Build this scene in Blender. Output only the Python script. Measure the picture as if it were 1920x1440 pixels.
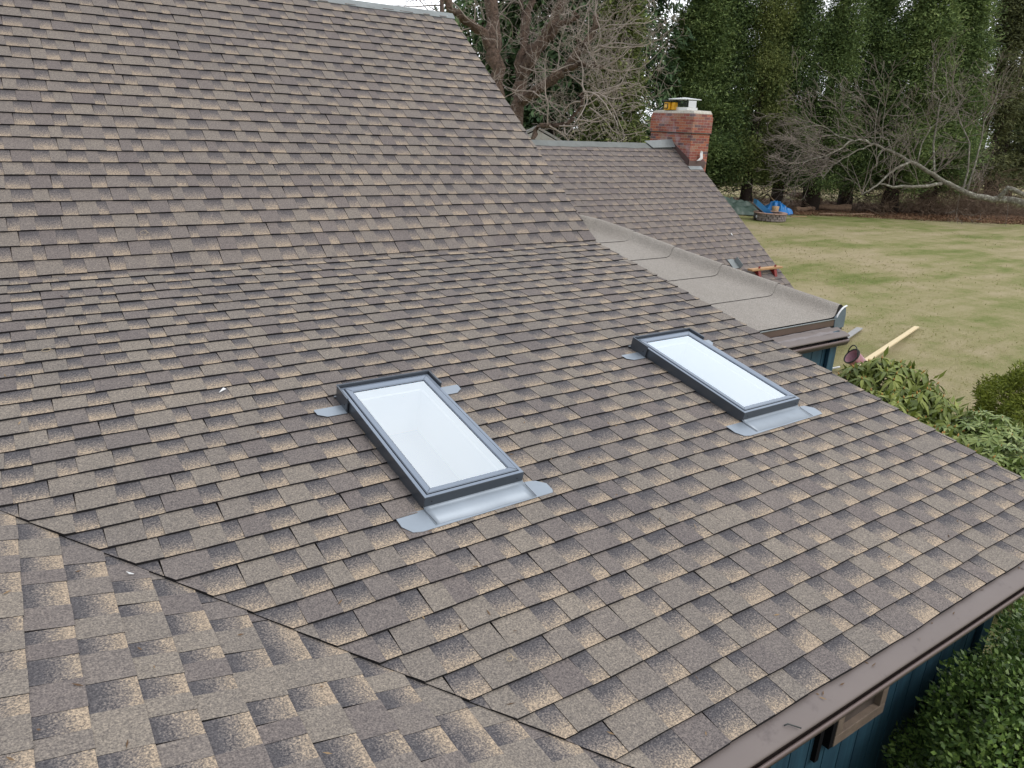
import bpy, math, random
import numpy as np
from mathutils import Vector, Matrix
from math import sin, cos, tan, atan, radians, pi, sqrt

C = bpy.context.scene.collection
for o in list(bpy.data.objects): bpy.data.objects.remove(o)

# ------------------------------------------------------------------ camera
F_PX = 1382.05
YAW, PIT, ROLL = 0.6062112, 0.3414088, 0.0439011
CAM = np.array([-5.1160607, -5.9462221, 1.1519396])
Fw = np.array([sin(YAW)*cos(PIT), cos(YAW)*cos(PIT), -sin(PIT)])
R0 = np.array([cos(YAW), -sin(YAW), 0.0]); U0 = np.cross(R0, Fw)
Rt = cos(ROLL)*R0 + sin(ROLL)*U0
Up = -sin(ROLL)*R0 + cos(ROLL)*U0
cam = bpy.data.cameras.new('camera'); camo = bpy.data.objects.new('camera', cam); C.objects.link(camo)
camo.matrix_world = Matrix(((Rt[0], Up[0], -Fw[0], CAM[0]), (Rt[1], Up[1], -Fw[1], CAM[1]),
                            (Rt[2], Up[2], -Fw[2], CAM[2]), (0, 0, 0, 1)))
cam.sensor_fit = 'HORIZONTAL'; cam.sensor_width = 36.0; cam.lens = 36.0*F_PX/1920.0
cam.clip_start = 0.05; cam.clip_end = 2000
bpy.context.scene.camera = camo

# ------------------------------------------------------------------ world, sun, exposure
SUN_EL, SUN_AZ = radians(48), radians(150)      # azimuth clockwise from +Y
w = bpy.data.worlds.new('World'); bpy.context.scene.world = w; w.use_nodes = True
nt = w.node_tree; nt.nodes.clear()
sky = nt.nodes.new('ShaderNodeTexSky'); sky.sky_type = 'NISHITA'; sky.sun_disc = False
sky.sun_elevation = SUN_EL; sky.sun_rotation = SUN_AZ; sky.dust_density = 6.0; sky.air_density = 1.0
tc = nt.nodes.new('ShaderNodeTexCoord'); sx = nt.nodes.new('ShaderNodeSeparateXYZ')
nt.links.new(tc.outputs['Generated'], sx.inputs[0])
cl = nt.nodes.new('ShaderNodeTexNoise'); cl.inputs['Scale'].default_value = 2.2; cl.inputs['Detail'].default_value = 5
nt.links.new(tc.outputs['Generated'], cl.inputs['Vector'])
cr = nt.nodes.new('ShaderNodeValToRGB')
cr.color_ramp.elements[0].position = 0.3; cr.color_ramp.elements[0].color = (0.80, 0.85, 0.92, 1)
cr.color_ramp.elements[1].position = 0.7; cr.color_ramp.elements[1].color = (1.0, 1.0, 1.0, 1)
nt.links.new(cl.outputs['Fac'], cr.inputs['Fac'])
sc = nt.nodes.new('ShaderNodeVectorMath'); sc.operation = 'SCALE'; sc.inputs['Scale'].default_value = 9.5
dt = nt.nodes.new('ShaderNodeVectorMath'); dt.operation = 'DOT_PRODUCT'; dt.inputs[1].default_value = (0.60, 0.58, 0.55)
nt.links.new(tc.outputs['Generated'], dt.inputs[0])
br = nt.nodes.new('ShaderNodeMapRange'); br.interpolation_type = 'SMOOTHSTEP'  # brighter sky patch added to whiten what the skylight glass reflects
br.inputs['From Min'].default_value = 0.45; br.inputs['From Max'].default_value = 0.98; br.inputs['To Min'].default_value = 0.92; br.inputs['To Max'].default_value = 1.75
nt.links.new(dt.outputs['Value'], br.inputs['Value'])
bm0 = nt.nodes.new('ShaderNodeVectorMath'); bm0.operation = 'SCALE'
nt.links.new(cr.outputs['Color'], bm0.inputs[0]); nt.links.new(br.outputs[0], bm0.inputs['Scale'])
nt.links.new(bm0.outputs[0], sc.inputs[0])
mx = nt.nodes.new('ShaderNodeMix'); mx.data_type = 'RGBA'; mx.inputs[0].default_value = 0.85
nt.links.new(sky.outputs[0], mx.inputs[6]); nt.links.new(sc.outputs[0], mx.inputs[7])
bg = nt.nodes.new('ShaderNodeBackground'); bg.inputs['Strength'].default_value = 0.13
wo = nt.nodes.new('ShaderNodeOutputWorld')
nt.links.new(mx.outputs[2], bg.inputs[0]); nt.links.new(bg.outputs[0], wo.inputs[0])
sl = bpy.data.lights.new('sun', 'SUN'); sl.energy = 1.1; sl.angle = radians(18); sl.color = (1, 0.975, 0.94)
so = bpy.data.objects.new('sun', sl); C.objects.link(so)
sd = Vector((sin(SUN_AZ)*cos(SUN_EL), cos(SUN_AZ)*cos(SUN_EL), sin(SUN_EL)))
so.rotation_euler = sd.to_track_quat('Z', 'Y').to_euler()
vs = bpy.context.scene.view_settings
vs.view_transform = 'Standard'; vs.look = 'None'; vs.gamma = 1; vs.exposure = 0.04
bpy.context.scene.render.engine = 'CYCLES'

GZ = -3.4                                        # lawn level
def ray(px, py):
    return Fw + (px-960)/F_PX*Rt - (py-720)/F_PX*Up
def gnd(px, py, z=GZ):
    d = ray(px, py); t = (z-CAM[2])/d[2]; return CAM + t*d
def far(px, py, dist):
    return CAM + ray(px, py)*dist

# ------------------------------------------------------------------ materials
def s2l(c):
    return tuple(((v/255)/12.92 if v/255 <= 0.04045 else ((v/255+0.055)/1.055)**2.4) for v in c) + (1,)
def mat(name):
    m = bpy.data.materials.new(name); m.use_nodes = True; n = m.node_tree; n.nodes.clear()
    out = n.nodes.new('ShaderNodeOutputMaterial'); b = n.nodes.new('ShaderNodeBsdfPrincipled')
    n.links.new(b.outputs[0], out.inputs[0]); return m, n, b, out
def noise(n, scale, detail=3, rough=0.6, src=None, dist=0):
    t = n.nodes.new('ShaderNodeTexNoise'); t.inputs['Scale'].default_value = scale
    t.inputs['Detail'].default_value = detail; t.inputs['Roughness'].default_value = rough
    t.inputs['Distortion'].default_value = dist
    if src is not None: n.links.new(src, t.inputs['Vector'])
    return t
def objc(n):
    return n.nodes.new('ShaderNodeTexCoord').outputs['Object']
def geop(n):
    return n.nodes.new('ShaderNodeNewGeometry').outputs['Position']
def ramp(n, fac, stops):
    r = n.nodes.new('ShaderNodeValToRGB'); e = r.color_ramp.elements
    while len(e) < len(stops): e.new(0.5)
    for i, (p, c) in enumerate(stops): e[i].position = p; e[i].color = c if len(c) == 4 else tuple(c)+(1,)
    n.links.new(fac, r.inputs[0]); return r.outputs[0]
def mixc(n, fac, a, b, mode='MIX'):
    m = n.nodes.new('ShaderNodeMix'); m.data_type = 'RGBA'; m.blend_type = mode
    for v, i in ((fac, 0), (a, 6), (b, 7)):
        if isinstance(v, (int, float)): m.inputs[i].default_value = v
        elif isinstance(v, tuple): m.inputs[i].default_value = v if len(v) == 4 else v+(1,)
        else: n.links.new(v, m.inputs[i])
    return m.outputs[2]
def math_(n, op, a, b=None, c=None, clamp=False):
    m = n.nodes.new('ShaderNodeMath'); m.operation = op; m.use_clamp = clamp
    for i, v in enumerate((a, b, c)):
        if v is None: continue
        if isinstance(v, (int, float)): m.inputs[i].default_value = v
        else: n.links.new(v, m.inputs[i])
    return m.outputs[0]
def bump(n, b, h, strength, dist):
    u = n.nodes.new('ShaderNodeBump'); u.inputs['Strength'].default_value = strength
    u.inputs['Distance'].default_value = dist; n.links.new(h, u.inputs['Height'])
    n.links.new(u.outputs[0], b.inputs['Normal'])

def simple(name, col, rough=0.6, metal=0.0, var=0.12, vscale=8.0, bumps=None, spec=0.5, dirt=None):
    m, n, b, _ = mat(name)
    p = objc(n); nz = noise(n, vscale, 5, 0.65, p)
    lo = tuple(max(0, c*(1-var)) for c in col[:3]); hi = tuple(min(1, c*(1+var)) for c in col[:3])
    c = ramp(n, nz.outputs['Fac'], [(0.3, lo), (0.7, hi)])
    if dirt:
        d = noise(n, dirt[1], 6, 0.7, p)
        f = ramp(n, d.outputs['Fac'], [(dirt[2], (0, 0, 0)), (min(1, dirt[2]+0.15), (1, 1, 1))])
        c = mixc(n, f, c, dirt[0])
    n.links.new(c, b.inputs['Base Color'])
    b.inputs['Roughness'].default_value = rough; b.inputs['Metallic'].default_value = metal
    b.inputs['Specular IOR Level'].default_value = spec
    if bumps:
        q = noise(n, bumps[0], 4, 0.6, p); bump(n, b, q.outputs['Fac'], bumps[1], bumps[2])
    return m

def shingle_mat(name, fade=0.0):
    m, n, b, _ = mat(name)
    uv = n.nodes.new('ShaderNodeUVMap'); uv.uv_map = 'course'
    sg = n.nodes.new('ShaderNodeUVMap'); sg.uv_map = 'segment'
    s1 = n.nodes.new('ShaderNodeSeparateXYZ'); n.links.new(uv.outputs[0], s1.inputs[0])
    s2 = n.nodes.new('ShaderNodeSeparateXYZ'); n.links.new(sg.outputs[0], s2.inputs[0])
    p = objc(n)
    g1 = noise(n, 150, 3, 0.75, p); g2 = noise(n, 75, 2, 0.6, p); g3 = noise(n, 9, 3, 0.5, p); g4 = noise(n, 0.8, 3, 0.5, p)
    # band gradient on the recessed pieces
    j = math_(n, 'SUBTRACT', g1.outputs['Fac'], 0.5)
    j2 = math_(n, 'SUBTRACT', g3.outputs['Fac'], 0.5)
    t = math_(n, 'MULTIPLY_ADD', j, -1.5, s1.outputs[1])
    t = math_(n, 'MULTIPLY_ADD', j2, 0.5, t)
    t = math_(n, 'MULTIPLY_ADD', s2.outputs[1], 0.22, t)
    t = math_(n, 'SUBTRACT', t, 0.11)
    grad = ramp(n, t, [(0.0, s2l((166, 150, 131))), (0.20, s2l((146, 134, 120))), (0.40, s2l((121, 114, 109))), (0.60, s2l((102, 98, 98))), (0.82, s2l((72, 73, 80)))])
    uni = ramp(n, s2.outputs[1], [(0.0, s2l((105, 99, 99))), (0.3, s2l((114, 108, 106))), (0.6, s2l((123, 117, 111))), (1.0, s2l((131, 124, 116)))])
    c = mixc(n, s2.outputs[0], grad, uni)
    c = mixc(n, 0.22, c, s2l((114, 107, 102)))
    sp = ramp(n, g1.outputs['Fac'], [(0.30, (0.46, 0.46, 0.48)), (0.5, (1.0, 1.0, 1.0)), (0.70, (1.62, 1.58, 1.53))])
    c = mixc(n, 0.85, c, sp, 'MULTIPLY')
    sp2 = ramp(n, g2.outputs['Fac'], [(0.3, (0.80, 0.80, 0.82)), (0.7, (1.18, 1.17, 1.14))])
    c = mixc(n, 1.0, c, sp2, 'MULTIPLY')
    sp3 = ramp(n, g4.outputs['Fac'], [(0.3, (0.88, 0.89, 0.91)), (0.7, (1.08, 1.07, 1.05))])
    c = mixc(n, 1.0, c, sp3, 'MULTIPLY')
    if fade: c = mixc(n, fade, c, s2l((112, 103, 101)))
    # thin dark line where a raised tab throws its edge
    n.links.new(c, b.inputs['Base Color'])
    b.inputs['Roughness'].default_value = 0.93; b.inputs['Specular IOR Level'].default_value = 0.25
    bump(n, b, g1.outputs['Fac'], 0.55, 0.003)
    return m

def leaf_mat(name, cols, rough=0.5, trans=0.15, nscale=0.7, namp=0.5, spec=0.4):
    m, n, b, out = mat(name)
    g = n.nodes.new('ShaderNodeNewGeometry')
    nz = noise(n, nscale, 3, 0.6, g.outputs['Position'])
    oi = n.nodes.new('ShaderNodeObjectInfo')
    f = math_(n, 'SUBTRACT', nz.outputs['Fac'], 0.5)
    ri = math_(n, 'MULTIPLY_ADD', g.outputs['Random Per Island'], 0.6, 0.2)
    f = math_(n, 'MULTIPLY_ADD', f, namp*2, ri)
    f2 = math_(n, 'SUBTRACT', oi.outputs['Random'], 0.5)
    f = math_(n, 'MULTIPLY_ADD', f2, 0.25, f, clamp=True)
    k = len(cols)
    c = ramp(n, f, [(i/(k-1), s2l(cc)) for i, cc in enumerate(cols)])
    n.links.new(c, b.inputs['Base Color']); b.inputs['Roughness'].default_value = rough
    b.inputs['Specular IOR Level'].default_value = spec
    if trans:
        tr = n.nodes.new('ShaderNodeBsdfTranslucent'); n.links.new(c, tr.inputs[0])
        ms = n.nodes.new('ShaderNodeMixShader'); ms.inputs[0].default_value = trans
        n.links.new(b.outputs[0], ms.inputs[1]); n.links.new(tr.outputs[0], ms.inputs[2]); n.links.new(ms.outputs[0], out.inputs[0])
    return m

M = {}
M['shingle'] = shingle_mat('shingle'); M['shingle_far'] = shingle_mat('shingle_dull', 0.45)  # rear roof copy is mixed further toward one flat grey-brown
M['shingle_steep_veiled'] = shingle_mat('shingle_steep_veiled', 0.18)  # hazy veil over the steep slope painted in as a grey mix
M['asphalt_edge'] = simple('asphalt_edge', (0.020, 0.019, 0.020), 0.95, spec=0.2)
M['membrane'] = None
def membrane():
    m, n, b, _ = mat('granulated_membrane'); p = objc(n)
    a = noise(n, 170, 2, 0.7, p); c2 = noise(n, 1.6, 4, 0.6, p); c3 = noise(n, 18, 4, 0.6, p)
    c = ramp(n, a.outputs['Fac'], [(0.3, s2l((108, 104, 100))), (0.5, s2l((142, 137, 131))), (0.72, s2l((176, 171, 165)))])
    c = mixc(n, 1.0, c, ramp(n, c2.outputs['Fac'], [(0.3, (0.92, 0.91, 0.9)), (0.7, (1.06, 1.06, 1.06))]), 'MULTIPLY')
    c = mixc(n, 1.0, c, ramp(n, c3.outputs['Fac'], [(0.3, (0.95, 0.95, 0.95)), (0.7, (1.04, 1.04, 1.04))]), 'MULTIPLY')
    n.links.new(c, b.inputs['Base Color']); b.inputs['Roughness'].default_value = 0.95; b.inputs['Specular IOR Level'].default_value = 0.2
    bump(n, b, a.outputs['Fac'], 0.5, 0.003); return m
M['membrane'] = membrane()
M['siding'] = None
def siding():
    m, n, b, _ = mat('blue_painted_siding'); p = objc(n)
    mp = n.nodes.new('ShaderNodeMapping'); mp.inputs['Scale'].default_value = (30, 30, 1.2); n.links.new(p, mp.inputs[0])
    g = noise(n, 1.0, 5, 0.6, mp.outputs[0]); d = noise(n, 2.5, 5, 0.7, p)
    c = ramp(n, g.outputs['Fac'], [(0.3, s2l((32, 62, 80))), (0.7, s2l((50, 88, 106)))])
    c = mixc(n, 1.0, c, ramp(n, d.outputs['Fac'], [(0.3, (0.82, 0.84, 0.86)), (0.7, (1.1, 1.08, 1.06))]), 'MULTIPLY')
    n.links.new(c, b.inputs['Base Color']); b.inputs['Roughness'].default_value = 0.6
    bump(n, b, g.outputs['Fac'], 0.25, 0.004); return m
M['siding'] = siding()
M['gutter_brown'] = simple('brown_coated_aluminium', s2l((112, 98, 96)), 0.42, 0.15, 0.08, 3.0, bumps=(6, 0.08, 0.01), dirt=(s2l((88, 80, 78)), 22, 0.66))
M['gutter_guard'] = simple('gutter_guard_coated', s2l((108, 99, 96)), 0.6, 0.0, 0.05, 2.0, bumps=(5, 0.10, 0.01), dirt=(s2l((90, 81, 80)), 9, 0.58))
M['dark'] = simple('near_black', (0.008, 0.008, 0.009), 0.9, spec=0.1)
M['fascia'] = simple('brown_fascia', s2l((92, 76, 68)), 0.5, 0.0, 0.1, 3.0)
M['steel_strip'] = simple('galvanised_strip', s2l((140, 146, 148)), 0.45, 0.5, 0.15, 9.0)
M['ridge_felt'] = simple('grey_underlayment', s2l((128, 134, 136)), 0.7, 0.0, 0.14, 6.0, bumps=(14, 0.3, 0.01), dirt=(s2l((178, 184, 184)), 9, 0.6))
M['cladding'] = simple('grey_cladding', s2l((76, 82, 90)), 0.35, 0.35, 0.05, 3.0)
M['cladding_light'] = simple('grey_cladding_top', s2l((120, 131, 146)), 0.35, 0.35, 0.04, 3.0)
M['flashing'] = simple('step_flashing', s2l((142, 152, 163)), 0.45, 0.4, 0.07, 4.0, bumps=(7, 0.10, 0.01))
M['gasket'] = simple('black_gasket', (0.012, 0.013, 0.016), 0.6)
M['white_paint'] = simple('white_shaft_paint', (0.93, 0.94, 0.95), 0.6, var=0.01)
M['dim_room'] = simple('dim_room_grey', (0.27, 0.29, 0.37), 0.7, var=0.02)
M['tan_wood'] = simple('weathered_tan_wood', s2l((118, 104, 92)), 0.7, 0, 0.2, 14)
M['pane_dark'] = simple('dark_pane', (0.03, 0.035, 0.04), 0.1)
def glass():
    m, n, b, out = mat('skylight_glass'); n.nodes.remove(b)
    lw = n.nodes.new('ShaderNodeFresnel'); lw.inputs['IOR'].default_value = 1.75
    f = math_(n, 'MULTIPLY_ADD', lw.outputs[0], 1.5, 0.28, clamp=True)
    t = n.nodes.new('ShaderNodeBsdfTransparent'); t.inputs[0].default_value = (0.95, 0.97, 0.98, 1)
    g = n.nodes.new('ShaderNodeBsdfGlossy'); g.inputs['Roughness'].default_value = 0.02; g.inputs[0].default_value = (0.88, 0.95, 1, 1)
    ms = n.nodes.new('ShaderNodeMixShader'); n.links.new(f, ms.inputs[0]); n.links.new(t.outputs[0], ms.inputs[1]); n.links.new(g.outputs[0], ms.inputs[2])
    n.links.new(ms.outputs[0], out.inputs[0]); return m
M['glass'] = glass()
def brickm():
    m, n, b, _ = mat('red_brick')
    uv = n.nodes.new('ShaderNodeUVMap'); uv.uv_map = 'UVMap'
    wob = noise(n, 14, 2, 0.5, uv.outputs[0])
    vm = n.nodes.new('ShaderNodeVectorMath'); vm.operation = 'MULTIPLY_ADD'; n.links.new(wob.outputs['Color'], vm.inputs[0])
    vm.inputs[1].default_value = (0.006, 0.006, 0); n.links.new(uv.outputs[0], vm.inputs[2])
    bt = n.nodes.new('ShaderNodeTexBrick'); n.links.new(vm.outputs[0], bt.inputs['Vector'])
    bt.inputs['Scale'].default_value = 1.0; bt.inputs['Brick Width'].default_value = 0.16; bt.inputs['Row Height'].default_value = 0.05
    bt.inputs['Mortar Size'].default_value = 0.0035; bt.inputs['Mortar Smooth'].default_value = 0.2; bt.inputs['Bias'].default_value = 0.0
    bt.inputs['Color1'].default_value = (0, 0, 0, 1); bt.inputs['Color2'].default_value = (1, 1, 1, 1); bt.inputs['Mortar'].default_value = (0.5, 0.5, 0.5, 1)
    c = ramp(n, bt.outputs['Color'], [(0.0, s2l((100, 88, 92))), (0.2, s2l((136, 82, 76))), (0.5, s2l((152, 90, 76))), (0.75, s2l((168, 106, 84))), (1.0, s2l((148, 116, 98)))])
    c = mixc(n, bt.outputs['Fac'], c, s2l((168, 152, 138)))
    st = noise(n, 3.5, 6, 0.65, geop(n)); f = ramp(n, st.outputs['Fac'], [(0.50, (0, 0, 0)), (0.72, (1, 1, 1))])
    sxyz = n.nodes.new('ShaderNodeSeparateXYZ'); n.links.new(uv.outputs[0], sxyz.inputs[0])
    left = math_(n, 'LESS_THAN', sxyz.outputs[0], 1.15)
    f = mixc(n, 1.0, f, mixc(n, left, (0.25, 0.25, 0.25), (0.85, 0.85, 0.85)), 'MULTIPLY')
    c = mixc(n, f, c, s2l((176, 160, 168)))
    sp = noise(n, 60, 3, 0.7, geop(n))
    c = mixc(n, 1.0, c, ramp(n, sp.outputs['Fac'], [(0.3, (0.75, 0.75, 0.75)), (0.7, (1.2, 1.2, 1.2))]), 'MULTIPLY')
    n.links.new(c, b.inputs['Base Color']); b.inputs['Roughness'].default_value = 0.9; b.inputs['Specular IOR Level'].default_value = 0.2
    h = math_(n, 'SUBTRACT', 1.0, bt.outputs['Fac']); bump(n, b, h, 0.6, 0.01); return m
M['brick'] = brickm()
M['crown_mortar'] = simple('pale_mortar', s2l((186, 182, 172)), 0.9, 0, 0.2, 20, dirt=(s2l((150, 145, 120)), 16, 0.58), bumps=(40, 0.5, 0.01))
M['stainless'] = simple('stainless_sheet', s2l((222, 225, 228)), 0.35, 0.3, 0.05, 5)
M['mesh_dark'] = simple('spark_mesh', s2l((70, 74, 74)), 0.6, 0.5, 0.4, 60)
M['white_metal'] = simple('white_metal', s2l((226, 228, 230)), 0.45, 0, 0.04, 8)
M['brown_flash'] = simple('brown_flashing', s2l((96, 78, 76)), 0.45, 0.2, 0.1, 6)
M['yellow'] = simple('yellow_plastic', s2l((226, 168, 30)), 0.45, 0, 0.06, 20)
M['black'] = simple('black_rubber', (0.02, 0.02, 0.02), 0.6)
M['trunk'] = simple('red_brown_bark', s2l((90, 74, 64)), 0.95, 0, 0.6, 7, bumps=(9, 1.0, 0.12), dirt=(s2l((132, 124, 112)), 5.0, 0.56))
M['trunk_dark'] = simple('dark_bark', s2l((60, 50, 44)), 0.95, 0, 0.4, 9, bumps=(18, 0.8, 0.05))
M['twig'] = simple('grey_twigs', s2l((150, 140, 132)), 0.85, 0, 0.35, 2.5)
M['twig_dark'] = simple('dark_twigs', s2l((104, 92, 84)), 0.85, 0, 0.35, 2.5)
M['lichen_bark'] = simple('lichen_bark', s2l((112, 108, 98)), 0.9, 0, 0.5, 9, dirt=(s2l((184, 186, 172)), 5, 0.53), bumps=(12, .8, .04))
M['twig_mid'] = simple('mid_twigs', s2l((132, 122, 114)), 0.85, 0, 0.35, 2.5)
M['dry_twig'] = simple('dry_brush', s2l((120, 102, 86)), 0.9, 0, 0.4, 3)

# ------------------------------------------------------------------ object helpers
def tag(o, label=None, cat=None, group=None, kind=None):
    if label: o['label'] = label
    if cat: o['category'] = cat
    if group: o['group'] = group
    if kind: o['kind'] = kind
    return o
def empty(name, loc, label, cat, group=None):
    o = bpy.data.objects.new(name, None); C.objects.link(o); o.location = tuple(float(v) for v in loc); o.empty_display_size = 0.2
    return tag(o, label, cat, group)
def link(me, name, parent=None):
    o = bpy.data.objects.new(name, me); C.objects.link(o)
    if parent is not None:
        o.parent = parent
        # world-space vertices: cancel the parent's location chain
        t = Vector((0, 0, 0)); q = parent
        while q is not None: t += q.location; q = q.parent
        o.location = -t
    return o
class MB:
    def __init__(s): s.v = []; s.f = []; s.mi = []; s.uv = {}; s.sm = []
    def add(s, vs, fs, mi=0, smooth=False):
        b = len(s.v); s.v += [tuple(float(c) for c in p) for p in vs]
        for f in fs: s.f.append(tuple(b+i for i in f)); s.mi.append(mi); s.sm.append(smooth)
        return s
    def box(s, c, size, ax=None, mi=0, taper=1.0):
        ax = ax or ((1, 0, 0), (0, 1, 0), (0, 0, 1)); A = [np.array(a, float) for a in ax]; c = np.array(c, float)
        P = []
        for k in (-1, 1):
            t = taper if k > 0 else 1
            for i, j in ((-1, -1), (1, -1), (1, 1), (-1, 1)):
                P.append(c + A[0]*i*size[0]/2*t + A[1]*j*size[1]/2*t + A[2]*k*size[2]/2)
        return s.add(P, [(3, 2, 1, 0), (4, 5, 6, 7), (0, 1, 5, 4), (1, 2, 6, 5), (2, 3, 7, 6), (3, 0, 4, 7)], mi)
    def poly(s, pts, mi=0): return s.add(pts, [tuple(range(len(pts)))], mi)
    def prism(s, pts, d, mi=0):
        n = len(pts); d = np.array(d, float); q = [np.array(p, float)+d for p in pts]
        return s.add(list(pts)+q, [tuple(range(n))[::-1], tuple(range(n, 2*n))] + [(i, (i+1) % n, n+(i+1) % n, n+i) for i in range(n)], mi)
    def tube(s, pts, rad, n=6, mi=0, cap=True, smooth=True):
        pts = [np.array(p, float) for p in pts]
        if isinstance(rad, (int, float)): rad = [rad]*len(pts)
        V = []; prev = None
        for i, p in enumerate(pts):
            d = pts[min(i+1, len(pts)-1)] - pts[max(i-1, 0)]; d = d/(np.linalg.norm(d)+1e-9)
            if prev is None:
                a = np.cross(d, (0.13, 0.31, 0.95)); a = a/(np.linalg.norm(a)+1e-9)
            else:
                a = prev - d*np.dot(prev, d); a = a/(np.linalg.norm(a)+1e-9)
            prev = a; bb = np.cross(d, a)
            for k in range(n):
                t = 2*pi*k/n; V.append(p + (a*cos(t)+bb*sin(t))*rad[i])
        Fc = []
        for i in range(len(pts)-1):
            for k in range(n):
                Fc.append((i*n+k, i*n+(k+1) % n, (i+1)*n+(k+1) % n, (i+1)*n+k))
        s.add(V, Fc, mi, smooth)
        if cap:
            b = len(s.v)-len(V)
            s.f.append(tuple(b+k for k in range(n))[::-1]); s.mi.append(mi); s.sm.append(False)
            s.f.append(tuple(b+(len(pts)-1)*n+k for k in range(n))); s.mi.append(mi); s.sm.append(False)
        return s
    def lathe(s, c, prof, n=16, mi=0, axis=None, smooth=True):
        A = axis or ((1, 0, 0), (0, 1, 0), (0, 0, 1)); A = [np.array(a, float) for a in A]; c = np.array(c, float); V = []
        for r, z in prof:
            for k in range(n):
                t = 2*pi*k/n; V.append(c + A[0]*r*cos(t) + A[1]*r*sin(t) + A[2]*z)
        Fc = [(i*n+k, i*n+(k+1) % n, (i+1)*n+(k+1) % n, (i+1)*n+k) for i in range(len(prof)-1) for k in range(n)]
        return s.add(V, Fc, mi, smooth)
    def build_split(s, name, mats, parent=None, bevel=0):
        par = list(range(len(s.v)))
        def fd(a):
            while par[a] != a: par[a] = par[par[a]]; a = par[a]
            return a
        for f in s.f:
            for i in f[1:]: par[fd(i)] = fd(f[0])
        groups = {}
        for k, f in enumerate(s.f): groups.setdefault(fd(f[0]), []).append(k)
        out = []
        for ks in groups.values():
            m = MB(); ids = sorted({i for k in ks for i in s.f[k]}); mp = {a: b for b, a in enumerate(ids)}
            m.v = [s.v[i] for i in ids]
            for k in ks: m.f.append(tuple(mp[i] for i in s.f[k])); m.mi.append(s.mi[k]); m.sm.append(s.sm[k])
            out.append(m.build(name, mats, parent, bevel))
        return out
    def build(s, name, mats, parent=None, bevel=0):
        me = bpy.data.meshes.new(name); me.from_pydata(s.v, [], s.f)
        mats = mats if isinstance(mats, (list, tuple)) else [mats]
        for m in mats: me.materials.append(m)
        me.polygons.foreach_set('material_index', s.mi); me.polygons.foreach_set('use_smooth', s.sm)
        for k, dat in s.uv.items():
            l = me.uv_layers.new(name=k); l.data.foreach_set('uv', np.array(dat, np.float32).ravel())
        me.update(); o = link(me, name, parent)
        if bevel:
            bm = o.modifiers.new('edge', 'BEVEL'); bm.width = bevel; bm.segments = 2; bm.limit_method = 'ANGLE'
        return o

# ------------------------------------------------------------------ roof frame
A1, A2, AV = 0.1959032, 0.6497031, atan(0.25)
EXPO = 0.143
DE = 4.8030                                       # eave distance down the low slope
def Psteep(x, s, h=0.0):
    sag = 0.0
    return np.array([x, s*cos(A2) - h*sin(A2), s*sin(A2) + h*cos(A2)])
VX, VY, VZ = -3.659, -4.574, -0.908
VX0 = -3.54; VZ0 = VZ - (VX0-VX)*0.25
def Pwing(y, s, h=0.0):                           # s up the wing slope (towards -x)
    return np.array([VX0 - s*cos(AV) + h*sin(AV), y, VZ0 + s*sin(AV) + h*cos(AV)])
A3 = radians(37.2); FX, FY, FZ = 6.746, 4.5701, 0.2753
def Prear(x, s, h=0.0):
    return np.array([x, FY + s*cos(A3) - h*sin(A3), FZ + s*sin(A3) + h*cos(A3)])

def clip(poly, a, b, c):
    out = []; n = len(poly)
    for i in range(n):
        p, q = poly[i], poly[(i+1) % n]; fp = a*p[0]+b*p[1]-c; fq = a*q[0]+b*q[1]-c
        if fp <= 0: out.append(p)
        if (fp < 0 < fq) or (fq < 0 < fp):
            t = fp/(fp-fq); out.append((p[0]+(q[0]-p[0])*t, p[1]+(q[1]-p[1])*t))
    return out
def cut_hole(poly, hole):
    ua, ub, sa, sb = hole
    if min(p[0] for p in poly) >= ub or max(p[0] for p in poly) <= ua or min(p[1] for p in poly) >= sb or max(p[1] for p in poly) <= sa: return [poly]
    mid = clip(clip(poly, 1, 0, ub), -1, 0, -ua)
    return [q for q in (clip(poly, 1, 0, ua), clip(poly, -1, 0, -ub), clip(mid, 0, 1, sa) if len(mid) > 2 else [], clip(mid, 0, -1, -sb) if len(mid) > 2 else []) if len(q) > 2]
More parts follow.
